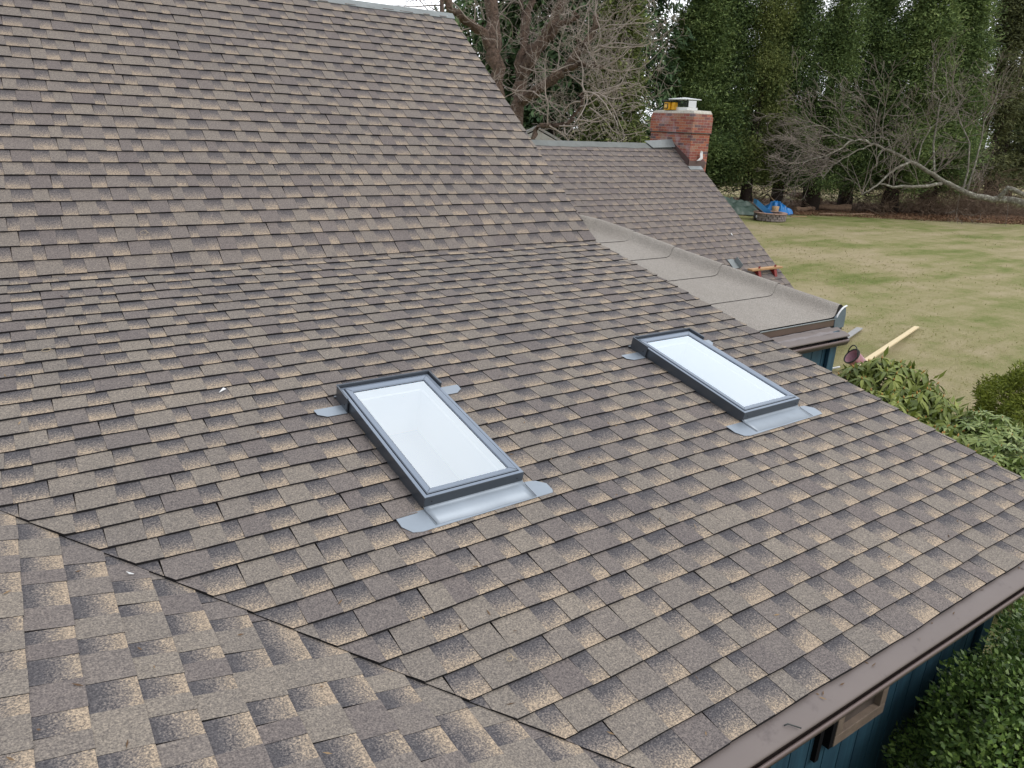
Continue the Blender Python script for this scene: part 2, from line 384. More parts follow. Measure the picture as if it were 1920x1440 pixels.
def shingles(name, P, butts, u0, u1, clips, seed, parent, material, thick=0.0085, tab=0.0035, flip=False, holes=(), lift=None, wv=1.0):
    rnd = random.Random(seed); mb = MB(); uvc = []; uvs = []
    for ci, s0 in enumerate(butts):
        ph = [rnd.uniform(0, 6.28) for _ in range(3)]
        def wav(u): return wv*(0.0036*sin(u*2.1+ph[0]) + 0.0024*sin(u*5.3+ph[1]) + 0.0014*sin(u*13+ph[2]))
        u = u0 - rnd.uniform(0, 0.3); typ = rnd.random() < 0.5
        while u < u1:
            wd = rnd.choice([rnd.uniform(0.08, 0.12), rnd.uniform(0.11, 0.16), rnd.uniform(0.12, 0.20)]) if typ else rnd.choice([rnd.uniform(0.07, 0.11), rnd.uniform(0.10, 0.15), rnd.uniform(0.12, 0.17)])
            ua, ub = u, u+wd; u = ub
            r = rnd.random(); jb = rnd.uniform(-0.0012, 0.0012) + (0 if typ else 0.0012)
            hb = thick + (tab if typ else 0) + rnd.uniform(-0.0008, 0.0012)
            sk = rnd.uniform(-0.006, 0.006); n2 = 2 if wd > 0.14 else 1
            top = s0 + EXPO + 0.012
            base = []
            for k in range(n2+1):
                uu = ua + (ub-ua)*k/n2; base.append((uu, s0 + wav(uu) + jb))
            poly = base + [(ub+sk, top), (ua+sk, top)]
            for c in clips:
                poly = clip(poly, *c)
                if len(poly) < 3: break
            polys = [poly] if len(poly) >= 3 else []
            for hl in holes: polys = [q for pp in polys for q in cut_hole(pp, hl)]
            for poly in polys:
                n = len(poly); tv = []; bv = []
                for (pu, ps) in poly:
                    v = (ps-s0)/EXPO
                    bulge = 0.0009*sin(pu*9+ph[1]+ci)
                    h = hb*(1-v) + (0.0016 if typ else 0.0004)*v + bulge*(1-v)
                    if lift: h += lift(pu, ps)
                    tv.append(P(pu, ps, h)); bv.append(P(pu, ps, -0.012))
                b = len(mb.v); mb.v += [tuple(map(float, p)) for p in tv+bv]
                top_f = tuple(b+i for i in range(n)); 
                if flip: top_f = top_f[::-1]
                mb.f.append(top_f); mb.mi.append(0); mb.sm.append(False)
                order = range(n) if not flip else reversed(range(n))
                for i in order:
                    uvc.append((poly[i][0], (poly[i][1]-s0)/EXPO)); uvs.append((1.0 if typ else 0.0, r))
                for i in range(n):
                    j = (i+1) % n
                    q = (b+i, b+n+i, b+n+j, b+j)
                    if flip: q = q[::-1]
                    mb.f.append(q); mb.mi.append(1); mb.sm.append(False)
                    uvc += [(0, 0)]*4; uvs += [(0, 0)]*4
            typ = not typ if rnd.random() < 0.965 else typ
    mb.uv = {'course': uvc, 'segment': uvs}
    return mb.build(name, [material, M['asphalt_edge']], parent)

house = empty('house', (0, 0, GZ), 'blue sided house under a big brown shingle roof, seen from on top of its roof', 'house')

XL = -10.5
VK = 1.2832                                       # valley in low-slope coordinates: d = 4.663 + (x+3.659)*VK
def Plow2(x, s, h=0.0): return np.array([x, -(DE-s)*cos(A1) - h*sin(A1), -(DE-s)*sin(A1) + h*cos(A1)])
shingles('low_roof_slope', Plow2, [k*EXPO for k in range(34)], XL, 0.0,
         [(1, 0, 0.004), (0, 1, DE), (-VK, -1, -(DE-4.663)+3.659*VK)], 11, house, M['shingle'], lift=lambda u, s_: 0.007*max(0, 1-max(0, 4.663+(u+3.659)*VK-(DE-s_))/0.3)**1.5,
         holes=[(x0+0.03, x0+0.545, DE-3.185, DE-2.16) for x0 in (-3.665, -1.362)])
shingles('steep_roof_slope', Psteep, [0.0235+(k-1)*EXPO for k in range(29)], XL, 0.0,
         [(1, 0, 0.004), (0, -1, 0.0), (0, 1, 3.96)], 23, house, M['shingle_steep_veiled'], thick=0.0105, tab=0.004)
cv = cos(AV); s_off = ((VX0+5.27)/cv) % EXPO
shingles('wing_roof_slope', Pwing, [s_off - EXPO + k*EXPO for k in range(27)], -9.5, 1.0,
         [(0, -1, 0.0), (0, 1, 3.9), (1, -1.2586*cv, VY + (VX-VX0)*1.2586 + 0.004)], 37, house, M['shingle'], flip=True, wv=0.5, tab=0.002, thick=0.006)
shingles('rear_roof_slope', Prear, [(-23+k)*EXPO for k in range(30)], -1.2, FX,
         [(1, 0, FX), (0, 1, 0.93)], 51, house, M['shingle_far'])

# decks and hidden back slopes so nothing is hollow
mb = MB()
def slab(P, quad, t=0.06, mi=0):
    a = [P(u, s, -0.014) for u, s in quad]; b = [P(u, s, -0.014-t) for u, s in quad]; n = len(quad)
    mb.add(a+b, [tuple(range(n)), tuple(range(2*n-1, n-1, -1))] + [(i, n+i, n+(i+1) % n, (i+1) % n) for i in range(n)], mi)
lo, hi = DE-3.18, DE-2.165
slab(Plow2, [(-7.2, DE), (-7.2+2.165/VK, hi), (-0.02, hi), (-0.02, DE)])
slab(Plow2, [(-7.2+3.18/VK, lo), (-3.56, 0.02), (-0.02, 0.02), (-0.02, lo)])
slab(Plow2, [(-7.2+2.165/VK, hi), (-7.2+3.18/VK, lo), (-3.635, lo), (-3.635, hi)])
slab(Plow2, [(-3.12, hi), (-3.12, lo), (-1.332, lo), (-1.332, hi)])
slab(Plow2, [(-0.817, hi), (-0.817, lo), (-0.02, lo), (-0.02, hi)])
slab(Psteep, [(XL, 0), (-0.02, 0), (-0.02, 3.95), (XL, 3.95)])
slab(Pwing, [(-9.5, 0.02), (-4.75, 0.02), (0.0, 3.9), (-9.5, 3.9)])
slab(Prear, [(-1.2, -23*EXPO), (FX-0.02, -23*EXPO), (FX-0.02, 0.93), (-1.2, 0.93)])
# back slopes
ry, rz = 3.95*cos(A2), 3.95*sin(A2)
mb.prism([(XL, ry, rz-0.02), (-0.02, ry, rz-0.02), (-0.02, ry+4.6, rz-3.6), (XL, ry+4.6, rz-3.6)], (0, 0, -0.08))
ry2, rz2 = FY+0.93*cos(A3), FZ+0.93*sin(A3)
mb.prism([(-0.1, ry2, rz2-0.03), (FX-0.02, ry2, rz2-0.03), (FX-0.02, ry2+3.2, rz2-2.45), (-0.1, ry2+3.2, rz2-2.45)], (0, 0, -0.08))
mb.prism([(-7.33, -9.5, 0.0), (-7.33, 0, 0.0), (-10.5, 0, -0.8), (-10.5, -9.5, -0.8)], (0, 0, -0.08))
mb.build('roof_deck', [M['fascia']], house)

# walls --------------------------------------------------------------
def wall(mb, a, b, z0, z1a, z1b=None, groove=0.16, off=0.0):
    """vertical board wall from a to b (xy), grooves cut every `groove` m"""
    z1b = z1a if z1b is None else z1b
    a = np.array(a, float); b = np.array(b, float); L = np.linalg.norm(b-a); d = (b-a)/L; nr = np.array([d[1], -d[0]])
    t = off % groove; xs = [0.0]; 
    while t < L:
        if t > 0.02: xs += [t-0.005, t+0.005]
        t += groove
    xs.append(L)
    for i in range(len(xs)-1):
        dep = -0.010 if (i % 2) else 0.0
        p, q = a+d*xs[i]+nr*dep, a+d*xs[i+1]+nr*dep
        zp, zq = z1a+(z1b-z1a)*xs[i]/L, z1a+(z1b-z1a)*xs[i+1]/L
        mb.add([(p[0], p[1], z0), (q[0], q[1], z0), (q[0], q[1], zq), (p[0], p[1], zp)], [(0, 1, 2, 3)])
        if dep:
            p0, q0 = a+d*xs[i], a+d*xs[i+1]
            mb.add([(p0[0], p0[1], z0), (p[0], p[1], z0), (p[0], p[1], zp), (p0[0], p0[1], zp)], [(0, 1, 2, 3)])
            mb.add([(q[0], q[1], z0), (q0[0], q0[1], z0), (q0[0], q0[1], zq), (q[0], q[1], zq)], [(0, 1, 2, 3)])
ZS = -1.02
mb = MB()
wall(mb, (-3.75, -4.35), (-0.12, -4.35), GZ-0.1, ZS+0.04, off=0.09, groove=0.17)
wall(mb, (-0.12, -4.35), (-0.12, 0.0), GZ-0.1, -0.97, -0.09)
wall(mb, (-0.12, 0.0), (-0.12, ry), GZ-0.1, -0.09, rz-0.1)
wall(mb, (-0.12, ry), (-0.12, ry+4.3), GZ-0.1, rz-0.1, rz-3.5)
wall(mb, (-3.75, -9.3), (-3.75, -4.35), GZ-0.1, -0.99)
wall(mb, (-0.1, -2.22), (1.02, -2.22), GZ-0.1, -0.52, off=0.07, groove=0.155)
wall(mb, (1.02, -2.22), (1.02, 2.5), GZ-0.1, -0.52, 0.0)
ey = FY-23*EXPO*cos(A3); ez = FZ-23*EXPO*sin(A3)
wall(mb, (-0.1, ey+0.3), (6.6, ey+0.3), GZ-0.1, ez+0.12)
wall(mb, (6.6, ey+0.3), (6.6, ry2), GZ-0.1, ez+0.12, rz2-0.12)
wall(mb, (6.6, ry2), (6.6, ry2+2.9), GZ-0.1, rz2-0.12, rz2-2.3)
mb.build('wall', M['siding'], house)
mb = MB()
mb.box((-0.085, -4.37, (GZ+ZS)/2), (0.13, 0.03, ZS-GZ)); mb.box((1.0, -2.245, (GZ-0.52)/2), (0.10, 0.03, -0.52-GZ))
mb.box((1.045, -2.20, (GZ-0.52)/2), (0.03, 0.10, -0.52-GZ))
mb.build_split('corner_board', M['siding'], house)

# fascia and soffit, rake boards
mb = MB()
ye, ze = -DE*cos(A1), -DE*sin(A1)
mb.box((-1.78, ye+0.03, ze-0.10), (3.52, 0.02, 0.16)); mb.box((-1.83, (ye-4.35)/2+0.0, ze-0.175), (3.5, 0.34, 0.012))
for (P, s0, s1) in ((Plow2, 0.02, DE), (Psteep, 0.0, 3.95), (Prear, -23*EXPO, 0.93)):
    X = -0.03 if P is not Prear else FX-0.03
    a, b, c, d = P(X, s0, -0.016), P(X, s1, -0.016), P(X, s1, -0.17), P(X, s0, -0.17)
    mb.prism([a, b, c, d], (0.018, 0, 0))
mb.build_split('fascia', M['fascia'], house)

# gutters --------------------------------------------------------------
def gutter(name, x0, x1, y, z, guard_w=0.095, drop=0.012):
    """y,z: shingle edge. profile in (out, up) swept along x"""
    g = MB()
    def sweep(pr, mi, mbx):
        n = len(pr); V = []
        segs = max(2, int((x1-x0)/0.4))
        for k in range(segs+1):
            x = x0+(x1-x0)*k/segs; wv = 0.0012*sin(x*5.1)
            V += [(x, y-o, z+u+wv) for o, u in pr]
        mbx.add(V, [(k*n+i, k*n+i+1, (k+1)*n+i+1, (k+1)*n+i) for k in range(segs) for i in range(n-1)], mi, True)
        b = len(mbx.v)-len(V)
    guard = [(-0.05, 0.010), (-0.012, -0.004), (-0.004, -0.012), (0.0, -0.012), (0.03, -0.013), (guard_w*0.7, -0.022), (guard_w-0.012, -0.028), (guard_w-0.003, -0.033), (guard_w, -0.040), (guard_w-0.004, -0.047), (guard_w-0.016, -0.050), (guard_w-0.03, -0.050)]
    body = [(-0.02, -0.03), (-0.02, -0.135), (0.05, -0.135), (0.075, -0.125), (0.085, -0.10), (guard_w+0.004, -0.098), (guard_w+0.008, -0.074), (guard_w-0.001, -0.068), (guard_w-0.006, -0.074)]
    root = MB(); sweep(body, 0, root)
    # closed ends
    for x in (x0, x1):
        root.add([(x, y-o, z+u) for o, u in body[:7]], [tuple(range(7))])
    go = root.build(name, M['gutter_brown'], house)
    s = MB(); sweep([(-0.018, -0.055), (guard_w-0.01, -0.058)], 0, s); s.build('gutter_slot', M['dark'], go)
    s = MB(); sweep(guard, 0, s); s.build('gutter_guard', M['gutter_guard'], go)
    return go
g1 = gutter('gutter', -3.50, 0.03, ye+0.004, ze+0.006)
s = MB()
s.tube([(-2.98, ye-0.045, ze-0.006), (-2.965, ye-0.05, ze-0.001), (-2.93, ye-0.085, ze-0.010)], [0.003]*3, 5)
s.build_split('gutter_screw', M['mesh_dark'], g1)

# grey membrane cricket roof --------------------------------------------
CURB = [(-2.16, 1.205, .105), (-1.58, .985, .105), (-1.06, .80, .104), (-.53, .65, .10), (-.03, .52, .098), (.30, .30, .13), (.47, .05, .15), (.75, -.10, .16)]
def curb_at(y):
    for i in range(len(CURB)-1):
        a, b = CURB[i], CURB[i+1]
        if y <= b[0]:
            t = (y-a[0])/(b[0]-a[0]); return a[1]+(b[1]-a[1])*t, a[2]+(b[2]-a[2])*t
    return CURB[-1][1:]
mb = MB(); seams = [-2.15, -1.60, -1.06, -0.53, -0.03, 0.46, 0.72]
prof = [(-9, 0), (-0.20, 0), (-0.135, 0.002), (-0.10, 0.010), (-0.072, 0.030), (-0.05, 0.062), (-0.032, 0.086), (-0.014, 0.100), (0.004, 0.105), (0.028, 0.100), (0.048, 0.080), (0.055, 0.0), (0.055, -0.22)]
for si in range(len(seams)-1):
    ya, yb = seams[si], seams[si+1]+0.02; V = []; K = 8
    for k in range(K+1):
        y = ya+(yb-ya)*k/K; cx, ch = curb_at(y); lift = 0.006*(1-k/K) - 0.003
        for (o, h) in prof:
            sc_ = ch/0.105; x = cx+o if o > -5 else -0.13
            if o > -5 and x < -0.12: x = -0.12
            yy = y + (0.03*(max(0, h)/0.105) if h > 0 else 0)
            V.append((x, yy, y*tan(A1) + h*(sc_ if h > 0 else 1) + lift))
    n = len(prof)
    mb.add(V, [(k*n+i, k*n+i+1, (k+1)*n+i+1, (k+1)*n+i) for k in range(K) for i in range(n-1)], 0, True)
    # dark bitumen lip along the lap, running up over the curb
    row = V[:n]; lip = [(p[0], p[1], p[2]-0.006) for p in row]
    mb.add(row+lip, [(i+1, i, n+i, n+i+1) for i in range(n-1)], 1)
mem = mb.build('membrane_roof', [M['membrane'], M['asphalt_edge']], house)
# front: drip edge, brown fascia, grey end cap, small torn flap
mb = MB(); y0 = -2.165; zf = y0*tan(A1)
mb.box((0.47, y0+0.01, zf-0.040), (1.24, 0.016, 0.062)); mb.build('fascia', M['fascia'], house)
mb = MB(); mb.box((0.47, y0, zf-0.006), (1.25, 0.012, 0.006)); mb.build('drip_edge', M['steel_strip'], house)
mb = MB(); cx, ch = curb_at(-2.15)
cap = [(cx-0.11, zf+0.006), (cx-0.05, zf+0.055), (cx-0.02, zf+0.090), (cx+0.03, zf+0.090), (cx+0.05, zf+0.02), (cx+0.05, zf-0.10), (cx-0.10, zf-0.10)]
M['cap_grey'] = simple('blue_grey_metal', s2l((98, 112, 122)), 0.5, 0, .15, 12)
mb.prism([(x, y0-0.002, z) for x, z in cap], (0, 0.012, 0)); mb.build('curb_end_cap', M['cap_grey'], house)
mb = MB(); pts = [(cx-0.10, zf+0.010), (cx-0.078, zf+0.045), (cx-0.045, zf+0.078), (cx-0.01, zf+0.098), (cx+0.035, zf+0.108)]
V = [(x, y0-0.012, z) for x, z in pts] + [(x+0.006, y0+0.004, z+0.004) for x, z in pts]
mb.add(V, [(i, i+1, 5+i+1, 5+i) for i in range(4)]); o = mb.build('torn_metal_flap', M['white_metal'], house)
sm = o.modifiers.new('t', 'SOLIDIFY'); sm.thickness = 0.004
# strip of shingle above the small gutter, then the gutter
mb = MB(); V = []
for k in range(14):
    x = -0.1+1.12*k/13; V += [(x, y0-0.006, zf-0.072+0.002*sin(k*2.1)), (x, y0-0.11, zf-0.095+0.003*sin(k*1.3))]
mb.add(V, [(2*k, 2*k+1, 2*k+3, 2*k+2) for k in range(13)])
mb.add([(p[0], p[1], p[2]-0.012) for p in V], [(2*k, 2*k+2, 2*k+3, 2*k+1) for k in range(13)])
M['strip'] = simple('starter_strip', s2l((128, 122, 122)), 0.9, 0, .15, 30)
mb.build('starter_strip', M['strip'], house)
gutter('gutter', -0.1, 1.10, y0-0.085, zf-0.082, guard_w=0.085)

# ridge strips ----------------------------------------------------------
def ridge(name, P, s, x0, x1, wd, m, wob=0.006, rise=0.02):
    mb = MB(); V = []; n = int((x1-x0)/0.25)
    rnd = random.Random(3)
    for k in range(n+1):
        x = x0+(x1-x0)*k/n; j = wob*rnd.uniform(-1, 1)
        a = P(x, s-wd+j, 0.010); t = P(x, s, 0.018+rise*0.2+abs(j)*0.6); b = np.array([t[0], t[1]+wd*0.75, t[2]-wd*0.6])
        V += [a, t+np.array([0, 0.01, 0.006]), b]
    mb.add(V, [(3*k+i, 3*k+3+i, 3*k+4+i, 3*k+1+i) for k in range(n) for i in (0, 1)], 0, False)
    o = mb.build(name, m, house); s_ = o.modifiers.new('t', 'SOLIDIFY'); s_.thickness = 0.006; s_.offset = -1
    return o
ridge('ridge_strip', Psteep, 3.96, XL, 0.02, 0.085, M['ridge_felt'])
M['ridge_dark'] = simple('grey_green_underlayment', s2l((108, 112, 111)), 0.7, 0, 0.14, 6.0)
ridge('ridge_strip', Prear, 0.93, -0.1, 6.30, 0.12, M['ridge_dark'], 0.012, 0.05)
# lifted flap of underlayment against the chimney
mb = MB()
mb.prism([Prear(5.75, 0.80, 0.03), Prear(6.34, 0.80, 0.06), Prear(6.34, 0.97, 0.11), Prear(5.62, 0.97, 0.05)], (0, 0, 0.008))
mb.build('underlayment_flap', M['ridge_felt'], house)

# chimney ---------------------------------------------------------------
CX0, CX1, CY0, CY1 = 6.39, 6.905, 4.81, 5.96
zb, zt = -0.6, 1.455
mb = MB(); uvl = []
def ring(z, e, wob=0): return [(CX0-e, CY0-e, z), (CX1+e, CY0-e, z), (CX1+e, CY1+e, z), (CX0-e, CY1+e, z)]
lev = [(zb, 0), (1.085, 0), (1.085, 0.018), (1.40, 0.018), (1.40, 0.006), (zt, 0.002)]
pers = [1.15, 1.15+0.515, 2.815, 3.33, 3.33]
for i in range(len(lev)-1):
    r0, r1 = ring(*lev[i]), ring(*lev[i+1])
    ux = [(1.15, 1.665), (1.665, 2.815), (2.815, 3.33), (0.0, 1.15)]
    for k in range(4):
        j = (k+1) % 4; mb.add([r0[k], r0[j], r1[j], r1[k]], [(0, 1, 2, 3)])
        ua, ub = ux[k]; 
        if k == 3: ua, ub = 0.0, 1.15
        uvl += [(ua, lev[i][0]), (ub, lev[i][0]), (ub, lev[i+1][0]+1e-4), (ua, lev[i+1][0]+1e-4)]
mb.uv = {'UVMap': uvl}
chim = mb.build('chimney', M['brick'], house)
mb = MB(); pts = []
N = 18
import itertools
rr = random.Random(8); bot = []; top = []
per = [(CX0, CY0), (CX1, CY0), (CX1, CY1), (CX0, CY1)]
for k in range(4):
    a, b = per[k], per[(k+1) % 4]
    for i in range(6):
        t = i/6; x, y = a[0]+(b[0]-a[0])*t, a[1]+(b[1]-a[1])*t
        bot.append((x, y, zt)); top.append(((x-6.65)*0.93+6.65, (y-5.385)*0.95+5.385, zt+0.045+0.012*rr.uniform(-1, 1)))
n = len(bot); mid = [(6.65, 5.385, zt+0.085)]
mb.add(bot+top+mid, [(i, (i+1) % n, n+(i+1) % n, n+i) for i in range(n)] + [(n+i, n+(i+1) % n, 2*n) for i in range(n)])
mb.build('mortar_crown', M['crown_mortar'], chim)
mb = MB(); mb.box((6.6475, 5.385, 1.088), (0.515+0.044, 1.15+0.044, 0.014)); mb.build('steel_band', M['black'], chim)
# flashing, stepped down the slope on the near side and an apron in front
mb = MB(); ch_pts = [(4.76, 0), (5.33, 0)]
def rz_(y): return FZ + (y-FY)*tan(A3)
mb.prism([(CX0-0.012, CY0-0.02, rz_(CY0-0.02)), (CX0-0.012, 5.34, rz_(5.34)-0.02), (CX0-0.012, 5.34, rz_(5.34)+0.07), (CX0-0.012, CY0+0.02, rz_(CY0)+0.16), (CX0-0.012, CY0-0.02, rz_(CY0)+0.14)], (0.014, 0, 0))
mb.prism([(CX0-0.012, CY0-0.014, rz_(CY0)-0.03), (CX1-0.05, CY0-0.014, rz_(CY0)-0.03), (CX1-0.05, CY0-0.014, rz_(CY0)+0.10), (CX0-0.012, CY0-0.014, rz_(CY0)+0.12)], (0, 0.012, 0))
a = Prear(CX0-0.05, (CY0-FY)/cos(A3)+0.01, 0.012); b = Prear(FX+0.0, (CY0-FY)/cos(A3)+0.01, 0.012)
mb.build('chimney_flashing', M['brown_flash'], chim)
mb = MB(); s1_ = (CY0-FY)/cos(A3)
mb.prism([Prear(CX0-0.02, s1_-0.10, 0.010), Prear(FX, s1_-0.10, 0.010), Prear(FX, s1_+0.01, 0.014), Prear(CX0-0.02, s1_+0.01, 0.014)], (0, 0, 0.004))
mb.build('apron_flashing', M['steel_strip'], chim)
mb = MB(); xb = CX0+0.20; zc = rz_(CY0)+0.11
fl = [(xb-0.03, zc), (xb+0.06, zc+0.01), (xb+0.10, zc+0.05), (xb+0.12, zc+0.12), (xb+0.09, zc+0.19), (xb+0.02, zc+0.20), (xb+0.045, zc+0.14), (xb+0.045, zc+0.07)]
mb.prism([(x, CY0-0.05-0.02*(i % 3), z) for i, (x, z) in enumerate(fl)], (0.006, 0.012, 0)); mb.build('loose_metal_tab', M['white_metal'], chim)
# stainless cap
zc = zt+0.06; cxm, cym = 6.66, 5.36
mb = MB()
V = [(cxm-0.19, cym-0.27, zc+0.215), (cxm+0.19, cym-0.27, zc+0.215), (cxm+0.19, cym+0.27, zc+0.215), (cxm-0.19, cym+0.27, zc+0.215), (cxm, cym, zc+0.245)]
mb.add(V, [(0, 1, 4), (1, 2, 4), (2, 3, 4), (3, 0, 4), (3, 2, 1, 0)])
mb.prism([(cxm-0.19, cym-0.27, zc+0.20), (cxm+0.19, cym-0.27, zc+0.20), (cxm+0.19, cym+0.27, zc+0.20), (cxm-0.19, cym+0.27, zc+0.20)], (0, 0, 0.0149))
capo = mb.build('chimney_cap', M['stainless'], chim)
mb = MB(); mb.box((cxm, cym, zc+0.02), (0.30, 0.46, 0.07)); mb.build('cap_base', M['stainless'], capo)
mb = MB()
for k in range(12):
    y = cym-0.18+0.36*k/11
    for x in (cxm-0.12, cxm+0.12): mb.tube([(x, y, zc+0.05), (x, y, zc+0.22)], 0.0035, 4)
for k in range(8):
    x = cxm-0.12+0.24*k/7
    for y in (cym-0.18, cym+0.18): mb.tube([(x, y, zc+0.05), (x, y, zc+0.22)], 0.0035, 4)
for z in (0.09, 0.13, 0.17):
    mb.tube([(cxm-0.12, cym-0.18, zc+z), (cxm+0.12, cym-0.18, zc+z), (cxm+0.12, cym+0.18, zc+z), (cxm-0.12, cym+0.18, zc+z), (cxm-0.12, cym-0.18, zc+z)], 0.003, 4)
mb.tube([(cxm-0.13, cym-0.19, zc+0.04), (cxm-0.13, cym-0.19, zc+0.225)], 0.008, 4)
mb.build('cap_screen', M['mesh_dark'], capo)

# skylights -------------------------------------------------------------
def skylight(x0, label):
    W, D0, D1 = 0.575, 2.13, 3.215
    L = D1-D0
    def Q(u, v, h): return Plow2(x0+u, DE-D1+v, h)         # u across, v up the slope, h above roof
    sk = bpy.data.objects.new('skylight', None); C.objects.link(sk); sk.parent = house
    base = Q(W/2, 0, 0); sk.location = tuple(float(v) for v in (base - np.array(house.location))); sk['label'] = label
    def quadbox(mb, u0, u1, v0, v1, h0, h1, mi=0):
        P = [Q(u0, v0, h0), Q(u1, v0, h0), Q(u1, v1, h0), Q(u0, v1, h0), Q(u0, v0, h1), Q(u1, v0, h1), Q(u1, v1, h1), Q(u0, v1, h1)]
        mb.add(P, [(3, 2, 1, 0), (4, 5, 6, 7), (0, 1, 5, 4), (1, 2, 6, 5), (2, 3, 7, 6), (3, 0, 4, 7)], mi)
    # outer cladding: four sides
    h0, h1 = 0.018, 0.078; t = 0.018
    mb = MB()
    quadbox(mb, 0, W, 0, t, h0, h1); quadbox(mb, 0, W, L-t, L, 0.004, h1)
    quadbox(mb, 0, t, t, L-t, 0.006, h1); quadbox(mb, W-t, W, t, L-t, 0.006, h1)
    o = mb.build('cladding', M['cladding'], sk, 0.002)
    # lighter top ledge of the cladding
    mb = MB(); e = 0.019
    def frame(mb, i0, i1, ha, hb, mi=0):
        a = [Q(i0, i0, ha), Q(W-i0, i0, ha), Q(W-i0, L-i0, ha), Q(i0, L-i0, ha)]
        b = [Q(i1, i1, hb), Q(W-i1, i1, hb), Q(W-i1, L-i1, hb), Q(i1, L-i1, hb)]
        mb.add(a+b, [(k, (k+1) % 4, 4+(k+1) % 4, 4+k) for k in range(4)], mi)
    frame(mb, 0.002, e, 0.0795, 0.0805); mb.build('cladding_top', M['cladding_light'], sk)
    mb = MB(); frame(mb, e, e, 0.0803, 0.062); frame(mb, e, 0.0235, 0.062, 0.062); frame(mb, 0.0235, 0.0235, 0.062, 0.082); mb.build('gasket', M['gasket'], sk)
    # sash: bevelled frame inside
    mb = MB(); frame(mb, 0.0235, 0.027, 0.082, 0.087); frame(mb, 0.027, 0.057, 0.087, 0.083); frame(mb, 0.057, 0.062, 0.083, 0.075)
    sa = mb.build('sash', M['cladding_light'], sk)
    mb = MB()                                        # mitre joints
    for (cu, cv_, du, dv) in ((0.027, 0.027, 1, 1), (W-0.027, 0.027, -1, 1), (W-0.027, L-0.027, -1, -1), (0.027, L-0.027, 1, -1)):
        a = Q(cu, cv_, 0.0874); b = Q(cu+du*0.03, cv_+dv*0.03, 0.0838); mb.tube([a, b], 0.0007, 4)
    mb.build_split('mitre_joint', M['gasket'], sa)
    mb = MB(); frame(mb, 0.062, 0.062, 0.0752, 0.070); frame(mb, 0.0595, 0.0635, 0.0765, 0.0762); mb.build('glazing_seal', M['gasket'], sa)
    # glass
    mb = MB(); i = 0.061; mb.add([Q(i, i, 0.0755), Q(W-i, i, 0.0755), Q(W-i, L-i, 0.0755), Q(i, L-i, 0.0755)], [(0, 1, 2, 3)])
    mb.build('glass', M['glass'], sk)
    # light shaft under the glass
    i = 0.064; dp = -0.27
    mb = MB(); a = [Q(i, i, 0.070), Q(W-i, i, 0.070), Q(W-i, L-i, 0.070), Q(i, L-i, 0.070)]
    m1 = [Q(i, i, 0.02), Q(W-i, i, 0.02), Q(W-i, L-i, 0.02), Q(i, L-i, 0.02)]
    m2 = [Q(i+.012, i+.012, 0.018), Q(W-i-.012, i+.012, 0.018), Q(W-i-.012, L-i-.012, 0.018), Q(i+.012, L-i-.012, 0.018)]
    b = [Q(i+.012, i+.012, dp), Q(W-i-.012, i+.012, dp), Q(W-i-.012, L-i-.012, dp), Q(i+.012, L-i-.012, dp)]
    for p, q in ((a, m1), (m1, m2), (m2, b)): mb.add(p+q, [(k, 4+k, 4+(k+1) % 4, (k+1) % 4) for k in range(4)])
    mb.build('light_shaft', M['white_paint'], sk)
    mb = MB(); mb.add(b, [(0, 1, 2, 3)]); mb.build('dim_room_panel', M['dim_room'], sk)  # panel standing for the room below, its dimness painted as grey
    # head bracket (raised counterflashing round the upper end)
    mb = MB(); hb = 0.098
    quadbox(mb, -0.010, W+0.010, L+0.002, L+0.012, 0.0, hb)
    quadbox(mb, -0.014, -0.004, L-0.155, L+0.002, 0.0, hb); quadbox(mb, W+0.004, W+0.014, L-0.155, L+0.002, 0.0, hb)
    quadbox(mb, -0.020, W+0.020, L+0.012, L+0.030, 0.008, 0.016)
    mb.build('head_bracket', M['cladding'], sk, 0.0015)
    mb = MB(); frame2 = [(-0.013, L-0.153), (-0.013, L+0.010), (W+0.013, L+0.010), (W+0.013, L-0.153)]
    mb.tube([Q(u, v, hb+0.0005) for u, v in frame2], 0.0022, 4); mb.build('bracket_edge', M['cladding_light'], sk)
    # small tabs of flashing beside the head
    mb = MB()
    for sgn, ue in ((-1, -0.012), (1, W+0.012)):
        pl = [(ue, L-0.165), (ue, L-0.075), (ue+sgn*0.160, L-0.075), (ue+sgn*0.165, L-0.085), (ue+sgn*0.160, L-0.130), (ue+sgn*0.115, L-0.165)]
        mb.prism([Q(u, v, 0.0105) for u, v in (pl if sgn < 0 else pl[::-1])], tuple(Q(0, 0, 0.002)-Q(0, 0, 0)))
    mb.build_split('side_flashing', M['flashing'], sk)
    # apron flashing below the sill
    mb = MB()
    K = [(-0.150, 0.0), (-0.150, -0.075), (-0.118, -0.128), (-0.075, -0.140), (W+0.105, -0.132), (W+0.118, -0.110), (W+0.118, -0.055), (W+0.070, -0.01), (W+0.0, 0.0)]
    def H(u, v):
        inside = max(0, min(1, (u+0.01)/0.02))*max(0, min(1, (W+0.01-u)/0.02))
        return 0.011 + 0.0 
    mb.prism([Q(u, v, 0.0105) for u, v in K], tuple(Q(0, 0, 0.002)-Q(0, 0, 0)))
    mb.build('apron_flashing', M['flashing'], sk)
    mb = MB(); n = 16; V = []
    for k in range(n+1):
        u = -0.0+W*k/n
        V += [Q(u, 0.004, 0.029), Q(u, -0.007, 0.021), Q(u, -0.019, 0.0155+0.001*sin(k*0.9)), Q(u, -0.125+0.003*sin(k*.7), 0.0135)]
    mb.add(V, [(4*k+i, 4*k+i+1, 4*k+5+i, 4*k+4+i) for k in range(n) for i in range(3)], 0, True)
